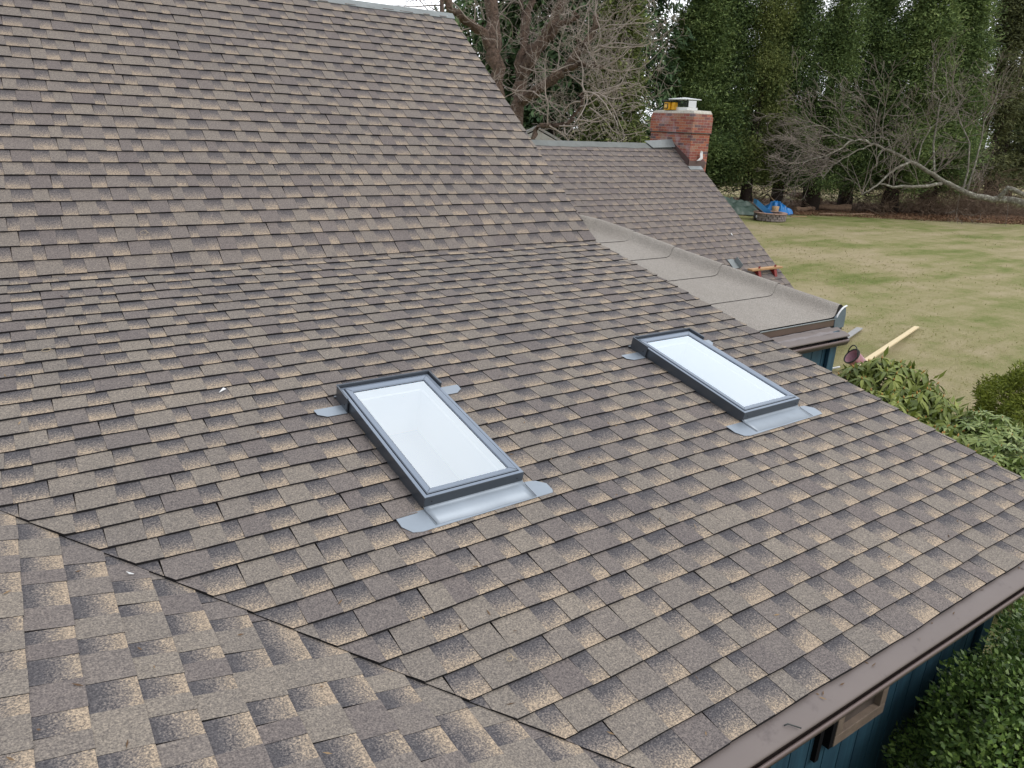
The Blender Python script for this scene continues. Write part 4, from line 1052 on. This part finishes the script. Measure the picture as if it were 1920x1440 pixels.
# fallen leaves lying over the soil strip
N = 26000; t_ = rng.uniform(-4, 34, N); o_ = np.abs(rng.normal(0, 1, N))*2.2 - 0.3
P = np.zeros((N, 3)); P[:, 0] = T0[0]+dv[0]*t_+nv[0]*o_; P[:, 1] = T0[1]+dv[1]*t_+nv[1]*o_; P[:, 2] = GZ+0.02+rng.uniform(0, .05, N)
M['litter'] = leaf_mat('dead_leaves', [(70, 50, 40), (104, 78, 60), (138, 108, 86), (176, 150, 124)], 0.9, 0.0, 0.5, 0.3, 0.1)
tag(quads_mesh('leaf_litter', P, unit(rng.normal(size=(N, 3))*np.array([1, 1, .3])), unit(np.array([0, 0, 1.])+rng.normal(size=(N, 3))*.4), rng.uniform(.06, .13, N), 0.07, M['litter']), kind='stuff')

# -------- grass blades over the nearer lawn
def grass(N, x0, x1, seed):
    r2 = np.random.default_rng(seed)
    # scattered in rings round the house, denser near it
    r = x0*(x1/x0)**r2.uniform(0, 1, N); a = r2.uniform(radians(28), radians(92), N)
    P = np.stack([CAM[0]+r*np.sin(a), CAM[1]+r*np.cos(a), np.full(N, GZ-0.01)], 1)
    keep = (P[:, 0] > 1.3) & ~((P[:, 0] < 7.0) & (P[:, 1] > 2.4)) & (P[:, :2] @ np.array(LT[:2]) < LT[2]+0.5); P = P[keep]; N = len(P)
    dist = np.linalg.norm(P-CAM, axis=1)
    ax = unit(np.stack([r2.normal(0, .9, N), r2.normal(0, .9, N), np.abs(r2.normal(.25, .2, N))], 1))
    nr = unit(np.array([0, 0, 1.])+r2.normal(size=(N, 3))*.35)
    return tag(quads_mesh('grass', P, ax, nr, r2.uniform(.035, .075, N)*np.clip(dist/18, .8, 1.6), 0.016*np.clip(dist/14, .8, 2.4), M['grass'], None, 0.3), kind='stuff')
grass(60000, 6.0, 46.0, 6)

# ------------------------------------------------------------------ shrubs
def whorls(name, tips, norms, leafL, leafW, nl, mat_, parent, seed, droop=0.5, budstep=1, bs=1.1):
    """each tip carries a ring of long drooping leaves, folded along the midrib"""
    r2 = np.random.default_rng(seed); V = []; Fq = []; b = 0
    for T, nr in zip(tips, norms):
        nr = nr/np.linalg.norm(nr); a = np.cross(nr, (0.2, 0.1, 0.97)); a /= np.linalg.norm(a)+1e-9; c = np.cross(nr, a)
        ph = r2.uniform(0, 6.28); k = nl + r2.integers(-2, 3); dr = droop*r2.uniform(0.6, 1.4)
        for i in range(k):
            t = ph+2*pi*i/k + r2.normal(0, .12); L = leafL*r2.uniform(.7, 1.15); W = leafW*r2.uniform(.8, 1.15)
            o = a*cos(t)+c*sin(t); s_ = np.cross(o, nr); tilt = r2.uniform(-.15, .35)
            pts = []
            for q, wq in ((0.08, .25), (0.35, .9), (0.68, 1.0), (1.0, 0.05)):
                p = T + o*L*q*(1-0.25*dr*q) + nr*(L*(tilt*q)) + np.array([0, 0, -1])*L*dr*q*q*0.8
                pts.append((p, W*wq/2))
            for p, wq in pts:
                up_ = nr*wq*0.35; V += [p-s_*wq+up_, p, p+s_*wq+up_]
            for m in range(3):
                u = b+3*m; Fq += [(u, u+1, u+4, u+3), (u+1, u+2, u+5, u+4)]
            b += 12
    bm_ = MB(); nL = len(Fq)
    for q, (T, nr) in enumerate(zip(tips, norms)):
        if q % budstep == 0:
            nr = nr/np.linalg.norm(nr); bm_.tube([T, T+nr*.020*bs, T+nr*.036*bs], [.006*bs, .008*bs, .002], 5)
    V += bm_.v; Fq += [tuple(b+i for i in f) for f in bm_.f]
    me = bpy.data.meshes.new(name); me.from_pydata([tuple(map(float, v)) for v in V], [], Fq); me.materials.append(mat_); me.materials.append(M['bud'])
    me.polygons.foreach_set('material_index', [0]*nL+[1]*(len(Fq)-nL))
    me.polygons.foreach_set('use_smooth', [True]*len(Fq)); me.update(); return link(me, name, parent)
def mound_points(blobs, N, seed):
    r2 = np.random.default_rng(seed); P = []; Nn = []
    while len(P) < N:
        bl = blobs[r2.integers(0, len(blobs))]; d = r2.normal(size=3); d /= np.linalg.norm(d); d[2] = abs(d[2])*1.0 if r2.random() < .8 else d[2]
        c, r = np.array(bl[0]), np.array(bl[1]); p = c + d*r*r2.uniform(.90, 1.06)
        if any(np.sum(((p-np.array(o[0]))/np.array(o[1]))**2) < 0.72 for o in blobs if o is not bl) or p[2] < GZ+0.15: continue
        n = d/r; P.append(p); Nn.append(n/np.linalg.norm(n)*0.8+np.array([0, 0, .45]))
    return P, Nn
def bush_core(blobs, parent, mat_):
    m = MB(); r2 = random.Random(4)
    for c, r in blobs:
        for k in range(7):
            a = r2.uniform(0, 6.28); d = np.array([cos(a)*.5, sin(a)*.5, 1.0])
            branch_mesh(m, (c[0], c[1], GZ), d, (c[2]+r[2]-GZ)*0.4, 0.03, 2, r2, (2, 3), 0.6, 0.1, 0.2, 0.6, 4, 0.008, 4)
    return m.build('stems', mat_, parent)
def inner_leaves(blobs, n, seed, leaf, mat_, name, parent, shell=(.5, 1.0), up=0.5, jit=0.6, zmin=None):
    r2 = np.random.default_rng(seed); out = []
    per = n//len(blobs); PP = []; NN = []
    for c, r in blobs:
        d = unit(r2.normal(size=(per, 3))); rr = r2.uniform(shell[0], shell[1], per)**.6
        # lumpy outline
        lump = 1+.10*np.sin(d[:, 0]*7+c[0])*np.cos(d[:, 1]*6)+.07*np.sin(d[:, 2]*11+c[1])+.06*np.sin(d[:, 0]*17)*np.sin(d[:, 1]*15)
        P = np.array(c)+d*np.array(r)*(rr*lump)[:, None]; PP.append(P); NN.append(d)
    P = np.concatenate(PP); d = np.concatenate(NN); k = P[:, 2] > GZ+0.05 if zmin is None else P[:, 2] > zmin; P, d = P[k], d[k]; N = len(P)
    ax = unit(d*0.6+r2.normal(size=(N, 3))*jit+np.array([0, 0, .15])); nr = unit(d*.7+np.array([0, 0, up])+r2.normal(size=(N, 3))*.45)
    s = r2.uniform(.6, 1.25, N)
    return quads_mesh(name, P, ax, nr, leaf[0]*s, leaf[1]*s, mat_, parent)

def shrub_at(px, py, z, r): # top centre of a mound whose surface passes the ray at height z
    g = gnd(px, py, z); return g
# rhododendrons along the side wall, beyond the rake
A_ = gnd(1655, 725, -1.75); B_ = gnd(1735, 765, -1.80); Cc = gnd(1850, 815, -1.85); Dd = gnd(1930, 880, -1.9); Ee = gnd(1770, 850, -1.8)
rh = empty('rhododendron', (A_[0]+.3, A_[1], GZ), 'deep green rhododendron with orange buds beside the roof edge', 'shrub', 'rhododendrons along the side wall')
bl1 = [((A_[0]+.1, A_[1]+.0, -2.30), (.80, .75, .85)), ((B_[0], B_[1], -2.45), (.75, .7, .8)), ((A_[0]-.5, A_[1]-.35, -2.45), (.7, .7, .8)), ((Ee[0], Ee[1], -2.4), (.7, .7, .75))]
P, Nn = mound_points(bl1, 430, 3); whorls('foliage', P, Nn, 0.20, 0.046, 9, M['rhodo'], rh, 3, 0.75)
inner_leaves(bl1, 9000, 5, (.14, .045), M['rhodo'], 'inner_leaves', rh, (.3, .9)); bush_core(bl1, rh, M['dry_twig'])
rh2 = empty('rhododendron', (Cc[0], Cc[1], GZ), 'paler broad rhododendron at the right border, in front of the yew', 'shrub', 'rhododendrons along the side wall')
bl2 = [((Cc[0]+.1, Cc[1]-.0, -2.5), (.85, .75, .8)), ((Dd[0], Dd[1], -2.55), (.8, .8, .8)), ((Cc[0]-.5, Cc[1]-.45, -2.6), (.7, .7, .8)), ((Cc[0]+1.1, Cc[1]-.6, -2.6), (.8, .8, .8))]
P, Nn = mound_points(bl2, 900, 13); whorls('foliage', P, Nn, 0.125, 0.030, 10, M['rhodo_pale'], rh2, 13, 0.35, 3, .7)
inner_leaves(bl2, 12000, 15, (.11, .035), M['rhodo_pale'], 'inner_leaves', rh2, (.3, .9)); bush_core(bl2, rh2, M['dry_twig'])
# rounded yew further right
Y_ = gnd(1935, 745, -2.4)
yw = empty('yew', (Y_[0]+.6, Y_[1], GZ), 'rounded dark yellow green yew at the right border above the rhododendrons', 'shrub')
inner_leaves([((Y_[0]+.75, Y_[1]-.25, -2.98), (1.25, 1.2, 1.05))], 60000, 25, (.07, .022), M['yew'], 'foliage', yw, (.72, 1.0), .3, .8); bush_core([((Y_[0]+.55, Y_[1]-.1, -2.95), (1.2, 1.2, .8))], yw, M['dry_twig'])
# holly below the gutter
hb = [((-0.75, -4.98, -2.35), (.80, .60, .82)), ((-.05, -5.15, -2.25), (1.0, .80, .90)), ((.8, -5.2, -2.45), (.9, .9, .9)), ((-.5, -5.85, -2.75), (1.0, .9, .95))]
hl = empty('holly_bush', (-0.1, -5.3, GZ), 'big glossy holly bush growing against the blue wall below the gutter', 'shrub')
inner_leaves(hb, 150000, 33, (.038, .020), M['holly'], 'foliage', hl, (.62, 1.0), .55, .75); bush_core(hb, hl, M['dry_twig'])

# ------------------------------------------------------------------ things on the lawn
# plank, grey board, bucket
def plank(name, p0, p1, wd, th, m_, label, cat):
    p0, p1 = np.array(p0), np.array(p1); d = p1-p0; L = np.linalg.norm(d); d /= L; s_ = np.cross(d, (0, 0, 1)); s_ /= np.linalg.norm(s_); n_ = np.cross(s_, d)
    m = MB(); m.box((p0+p1)/2, (L, wd, th), (d, s_, n_)); o = m.build(name, m_, None, 0.004); return tag(o, label, cat)
M['new_wood'] = simple('fresh_lumber', s2l((214, 196, 158)), 0.7, 0, 0.08, 5)
M['grey_board'] = simple('grey_board', s2l((150, 150, 150)), 0.6, 0, 0.08, 5)
a = gnd(1600, 692, GZ+.30); b = gnd(1719, 613, GZ+.04)
plank('lumber_plank', a, b, .11, .04, M['new_wood'], 'long pale new wooden plank lying on the lawn beyond the rhododendron', 'plank')
a = gnd(1540, 664, GZ+.25); b = gnd(1612, 615, GZ+.03)
plank('trim_board', a, b, .15, .025, M['grey_board'], 'flat grey trim board on the lawn just past the blue wall corner', 'board')
m = MB(); m.tube([gnd(1545, 694, GZ+.05), gnd(1574, 688, GZ+.05)], .022, 6); tag(m.build('white_pipe', M['white_metal']), 'short thin white pipe on the grass at the foot of the blue wall', 'pipe')
# maroon bucket tipped over
bc = gnd(1607, 677, GZ+.28); bk = empty('bucket', (bc[0], bc[1], GZ), 'dusty maroon plastic bucket tipped over at the end of the wooden plank', 'bucket')
M['maroon'] = simple('maroon_plastic', s2l((168, 120, 134)), 0.5, 0, 0.12, 5, dirt=(s2l((190, 168, 168)), 6, .55))
axd = unit(rtw*-0.72 + np.array([0, 0, .55]) - Fw*0.10); sd_ = unit(np.cross(axd, (0, 0, 1.))); ud = np.cross(sd_, axd)
m = MB(); m.lathe(bc, [(.0, -.17), (.125, -.17), (.13, -.16), (.157, .16), (.165, .17), (.15, .17), (.12, -.14), (0, -.14)], 22, 0, (sd_, ud, axd)); m.build('body', M['maroon'], bk)
m = MB(); m.lathe(bc, [(.165, .155), (.178, .16), (.178, .185), (.152, .185), (.152, .17)], 22, 0, (sd_, ud, axd)); m.build('rim', M['black'], bk)
m = MB(); m.tube([bc+axd*.16+sd_*.17*cos(t)+(ud*.7+axd*.5)*.27*sin(t) for t in np.linspace(0, pi, 12)], .012, 6); m.build('handle', M['black'], bk)

def G3(px, py, up=0): g = gnd(px, py); return np.array([g[0], g[1], GZ+up])
RX = unit(np.array([R0[0], R0[1], 0])); FY_ = np.array([-RX[1], RX[0], 0])
def tarp(name, c, rx, ry, h, m_, label, seed):
    r2 = random.Random(seed); N = 40; m = MB(); V = []
    ph = [r2.uniform(0, 6.28) for _ in range(6)]
    for j in range(N+1):
        for i in range(N+1):
            u, v = -1+2*i/N, -1+2*j/N; r = sqrt(u*u+v*v); t = math.atan2(v, u)
            base = max(0, 1-(r/1.0)**2.2); hh = h*(base**.6 if base > 0 else 0)*(1+.25*sin(3*u+ph[0])+.2*cos(4*v+ph[1]))
            hh += (.05*sin(9*t+ph[2]+4*r)+.035*sin(17*u+ph[3]+5*v)+.03*sin(13*v-9*u+ph[4]))*min(1, base*4+.25)*h*1.6
            rr = 1+.08*sin(5*t+ph[5])+.05*sin(11*t)
            p = c+RX*u*rx*rr+FY_*v*ry*rr+np.array([0, 0, max(.02, hh)]); V.append(p)
    m.add(V, [(j*(N+1)+i, j*(N+1)+i+1, (j+1)*(N+1)+i+1, (j+1)*(N+1)+i) for j in range(N) for i in range(N)], 0, True)
    return tag(m.build(name, m_), label, 'tarp')
M['green_tarp'] = simple('green_tarp', s2l((74, 92, 84)), 0.5, 0, 0.15, 6); M['blue_tarp'] = simple('blue_tarp', s2l((30, 122, 196)), 0.4, 0, 0.1, 4)
tarp('tarp_pile', G3(1380, 402)+FY_*1.0, 1.7, 1.3, .78, M['green_tarp'], 'dull green tarp over a heap behind the rear roof edge', 5)
tarp('tarp_pile', G3(1464, 403)+FY_*.8, .85, .8, .62, M['blue_tarp'], 'bright blue tarp bundle right of the wheelbarrow', 9)
# wheelbarrow tipped on its nose
wc = G3(1425, 411.5); wb = empty('wheelbarrow', wc, 'blue wheelbarrow tipped up beside the fire pit', 'wheelbarrow')
d_ = unit(RX*.80-np.array([0, 0, .58])); n_ = unit(RX*.58+np.array([0, 0, .80])); s_ = FY_
cb = wc + np.array([0, 0, .62]) + RX*0.02
m = MB(); L2, W2, H2 = .62, .36, .26
o8 = []
for (ff, k) in ((0.72, 0), (1.0, 1)):
    for i, j in ((-1, -1), (1, -1), (1, 1), (-1, 1)): o8.append(cb+d_*L2*i*ff+s_*W2*j*ff+n_*H2*(k-.5))
o8i = [cb+(p-cb)*.96+n_*.03*(1 if q < 4 else 0) for q, p in enumerate(o8)]
m.add(o8+o8i, [(3, 2, 1, 0), (0, 1, 5, 4), (1, 2, 6, 5), (2, 3, 7, 6), (3, 0, 4, 7), (8, 9, 10, 11), (12, 13, 9, 8), (13, 14, 10, 9), (14, 15, 11, 10), (15, 12, 8, 11), (4, 5, 13, 12), (5, 6, 14, 13), (6, 7, 15, 14), (7, 4, 12, 15)])
M['blue_paint'] = simple('blue_tray_paint', s2l((64, 140, 204)), 0.4, 0, 0.1, 6); m.build('tray', M['blue_paint'], wb)
wcn = wc+np.array([0, 0, .20])-RX*.30-FY_*.35
m = MB(); m.lathe(wcn, [(.09, -.05), (.17, -.05), (.20, -.02), (.20, .02), (.17, .05), (.09, .05)], 18, 0, (RX, np.array([0, 0, 1.]), FY_)); wh = m.build('wheel', M['black'], wb)
m = MB(); m.lathe(wcn, [(0, -.03), (.09, -.04), (.09, .04), (0, .03)], 12, 0, (RX, np.array([0, 0, 1.]), FY_)); m.build('rim', M['white_metal'], wh)
for sg_ in (-1, 1):
    m = MB(); m.tube([cb+s_*.25*sg_-d_*.75-n_*.14, cb+s_*.25*sg_+d_*.55-n_*.15], .022, 6); m.build('handle', M['tan_wood'], wb)
# chopping block and firewood
cbk = G3(1451, 409); m = MB(); m.lathe(cbk, [(0, 0), (.21, 0), (.19, .1), (.185, .44), (.20, .66), (0, .67)], 14); M['cut_wood'] = simple('split_wood', s2l((170, 142, 108)), 0.8, 0, 0.35, 14)
tag(m.build('chopping_block', M['cut_wood']), 'upright tan chopping block between the wheelbarrow and blue tarp', 'log')
m = MB(); m.tube([G3(1424, 394, .2)+FY_*1.0, G3(1444, 392, .85)+FY_*1.0, G3(1456, 400, .5)], [.05, .05, .05], 6); tag(m.build('wooden_pole', M['cut_wood']), 'wooden pole leaning behind the wheelbarrow', 'pole')
# fire pit
fc = G3(1452, 416.5)+FY_*.9; fp = empty('fire_pit', fc, 'round stone fire pit on the lawn in front of the wheelbarrow', 'fire pit')
M['pit_stone'] = simple('pit_stone', s2l((132, 122, 118)), 0.9, 0, 0.35, 7, bumps=(30, .6, .02)); M['pit_cap'] = simple('pit_cap', s2l((160, 132, 118)), 0.9, 0, 0.2, 9)
m = MB(); r2 = random.Random(3)
for lay in range(3):
    for k in range(22):
        t = 2*pi*(k+lay*.5)/22; R_ = .76+r2.uniform(-.02, .02)
        m.box(fc+np.array([cos(t)*R_, sin(t)*R_, .07+lay*.125]), (.20, .215+r2.uniform(-.02, .01), .115), ((cos(t), sin(t), 0), (-sin(t), cos(t), 0), (0, 0, 1)), 0, .94)
m.build('stone_ring', M['pit_stone'], fp, .01)
m = MB()
for k in range(14):
    t = 2*pi*(k+.5)/14; m.box(fc+np.array([cos(t)*.76, sin(t)*.76, .405]), (.28, .37, .05), ((cos(t), sin(t), 0), (-sin(t), cos(t), 0), (0, 0, 1)))
m.build('cap_ring', M['pit_cap'], fp, .01)
m = MB(); m.lathe(fc, [(0, .06), (.75, .05)], 16); m.build('ash', M['dark'], fp)
# logs
def log(p0, p1, r, label, nm='log', k=6):
    m = MB(); P = [np.array(p0)*(1-i/k)+np.array(p1)*i/k+np.array([0, 0, .03*sin(i*1.7)]) for i in range(k+1)]
    m.tube(P, [r*(1-.25*i/k)*(1+.08*sin(i*2.3)) for i in range(k+1)], 9); return tag(m.build(nm, M['cut_bark']), label, 'log', 'logs lying at the edge of the lawn')
M['cut_bark'] = simple('fallen_log_bark', s2l((136, 112, 92)), 0.9, 0, 0.3, 7, bumps=(18, .7, .04))
log(G3(1593, 397, .22), G3(1530, 394, .22), .24, 'thick straight log at the right end of the logs')
log(G3(1542, 393, .55)+FY_*.5, G3(1490, 386, .8)+FY_*.9, .16, 'curved log resting on the left end of the thick straight log')
log(G3(1502, 389, .6)+FY_*.3, G3(1452, 380, .9)+FY_*.8, .11, 'thin pole shaped log reaching left behind the blue tarp')
log(G3(1490, 397, .12), G3(1525, 395, .15), .16, 'short log lying just right of the blue tarp')
log(G3(1535, 404, .06), G3(1638, 404, .06), .07, 'long thin branch lying in front of the thick log')
m = MB(); m.box(G3(1497, 407, .04), (1.0, .12, .04), (unit(RX+FY_*.2), unit(FY_-RX*.2), (0, 0, 1))); tag(m.build('short_board', M['cut_wood']), 'short flat board on the grass right of the fire pit', 'board')

# ------------------------------------------------------------------ things on the roofs
# toe board with its red brackets on the rear roof
def Rr_(x, s, h): return Prear(x, s, h)
sB = (2.5730-FY)/cos(A3)
m = MB(); c = Rr_(6.26, sB, .085); hz = np.array([0, 1., 0])
M['orange_wood'] = simple('orange_lumber', s2l((172, 134, 94)), 0.7, 0, 0.18, 9)
m.box(c, (.86, .11, .034), ((1, 0, 0), (0, 1, 0), (0, 0, 1))); tag(m.build('toe_board', M['orange_wood'], None, .003), 'orange wooden plank set level on the rear roof near its eave', 'plank')
M['red_paint'] = simple('red_bracket_paint', s2l((128, 40, 34)), 0.5, 0, 0.15, 9)
for i, (x, lab) in enumerate(((6.05, 'left red roof bracket under the orange plank'), (6.50, 'right red roof bracket under the orange plank'))):
    m = MB(); c0 = Rr_(x, sB, 0.0)
    tri = [c0+np.array([0, .085, .062]), c0+np.array([0, -.085, .062]), Rr_(x, sB-.16, .012), Rr_(x, sB+.02, .012)]
    m.prism([p-np.array([.035, 0, 0]) for p in tri], (.07, 0, 0)); m.box(c0+np.array([0, -.08, .10]), (.05, .006, .05))
    tag(m.build('roof_bracket', M['red_paint']), lab, 'roof bracket', 'red brackets holding the plank')
m = MB(); m.box(Rr_(5.63, (2.74-FY)/cos(A3)+.02, .02), (.16, .22, .006), ((1, 0, 0), (0, cos(A3), sin(A3)), (0, -sin(A3), cos(A3)))); m.box(Rr_(5.72, (2.74-FY)/cos(A3), .06), (.006, .2, .10), ((1, 0, 0), (0, cos(A3), sin(A3)), (0, -sin(A3), cos(A3))))
tag(m.build('flashing_piece', M['ridge_felt']), 'loose bent grey flashing piece on the rear roof left of the orange plank', 'flashing')
# things on the chimney
cy = empty('work_light', (CX0+.06, CY0+.62, zt+.07), 'yellow and black work light on the left of the chimney top', 'work light')
b0 = np.array([CX0+.06, CY0+.78, zt+.13])
m = MB(); m.box(b0, (.13, .15, .15)); m.build('body', M['yellow'], cy, .02)
m = MB(); m.box(b0+np.array([-.068, 0, 0]), (.012, .11, .10)); fr = m.build('bezel', M['black'], cy, .004)
M['lens'] = simple('lamp_lens', s2l((222, 178, 90)), 0.3, 0, .1, 20)
m = MB(); m.box(b0+np.array([-.076, 0, 0]), (.008, .075, .065)); m.build('lens', M['lens'], fr)
m = MB(); m.box(b0+np.array([-.01, 0, .10]), (.15, .26, .025)); m.build('handle', M['black'], cy, .006)
m = MB(); m.box(b0+np.array([.04, -.13, 0]), (.12, .07, .14)); m.build('battery', M['yellow'], cy, .012)
px_ = np.array([CX0+.10, CY0+.17, zt+.17]); m = MB(); t1 = unit(np.array([.74, -.66, 0])); t2 = unit(np.array([.10, .12, .95]))
m.box(px_, (.15, .13, .012), (t1, t2, np.cross(t1, t2))); tag(m.build('leaning_sheet', M['white_metal'], None, .003), 'small white square panel leaning on the right of the chimney cap', 'panel')
# scraps of packing and string curls
def scrap(P, u, s, label, sz=.035, rot=0.0):
    c = P(u, s, .014); ex = P(u+.01, s, .014)-c; ey = P(u, s+.01, .02)-c; ex /= np.linalg.norm(ex); ey /= np.linalg.norm(ey)
    e1 = ex*cos(rot)+ey*sin(rot); e2 = -ex*sin(rot)+ey*cos(rot); m = MB(); m.prism([c-e1*sz, c+e1*sz*.9+e2*sz*.1, c+e1*sz*.5+e2*sz*.7], tuple(P(u, s, .0025)-P(u, s, 0)))
    return tag(m.build('paper_scrap', M['white_metal']), label, 'scrap', 'white scraps lying on the roofs')
scrap(Plow2, -4.241, DE-1.855, 'small white scrap on the shingles left of the nearer skylight', .024, .3)
scrap(Pwing, -3.09, (VX0+4.924)/cos(AV), 'small white sliver on the near wing roof at lower left', .020, 1.8)
scrap(Prear, 6.178, (3.3205-FY)/cos(A3), 'white scrap on the rear roof above the orange plank', .04, 2.2)
M['string'] = simple('pale_string', s2l((176, 160, 134)), 0.8)
for P_, u, s_, lab, R_ in ((Plow2, -3.762, DE-4.155, 'yellow string curl on the low slope below the nearer skylight', .020), (Plow2, -5.029, DE-1.124, 'faint string curl far left on the low slope', .030), (Psteep, -4.25, .365, 'faint string curl at the foot of the steep slope', .035)):
    m = MB(); m.tube([P_(u+R_*(1-.06*k*.5)*cos(k*.5), s_+R_*(1-.06*k*.5)*sin(k*.5)+.002*k, .016) for k in range(16)], .0012, 4)
    tag(m.build('string_curl', M['string']), lab, 'string', 'string curls left on the shingles')

# bits of dead needle and leaf lying about on the shingles and the gutter guard
r2 = random.Random(91); m = MB()
def bit(P, u, v, h):
    c = P(u, v, h); a = r2.uniform(0, 6.28); L = r2.uniform(.006, .022)
    e1 = P(u+cos(a)*L, v+sin(a)*L, h+.001)-c; e2 = P(u-sin(a)*.003, v+cos(a)*.003, h+.0015)-c
    m.add([c-e1, c+e2, c+e1, c-e2], [(0, 1, 2, 3)])
for k in range(150): bit(Plow2, r2.uniform(-8, -.1), r2.uniform(.03, DE-.1), .0135)
for k in range(50): bit(Pwing, r2.uniform(-5.5, -2.6), r2.uniform(.9, 2.6), .012)
for k in range(16): bit(lambda u, v, h: np.array([u, ye-v, ze-.0035+h]), r2.uniform(-3.4, 0), abs(r2.gauss(0, .018))+.006, .0)
M['litter_bits'] = leaf_mat('dry_needles', [(60, 46, 38), (104, 84, 66), (150, 128, 100), (196, 178, 150)], .9, 0, 1, .3, .1)
tag(m.build('needle_litter', M['litter_bits']), kind='stuff')
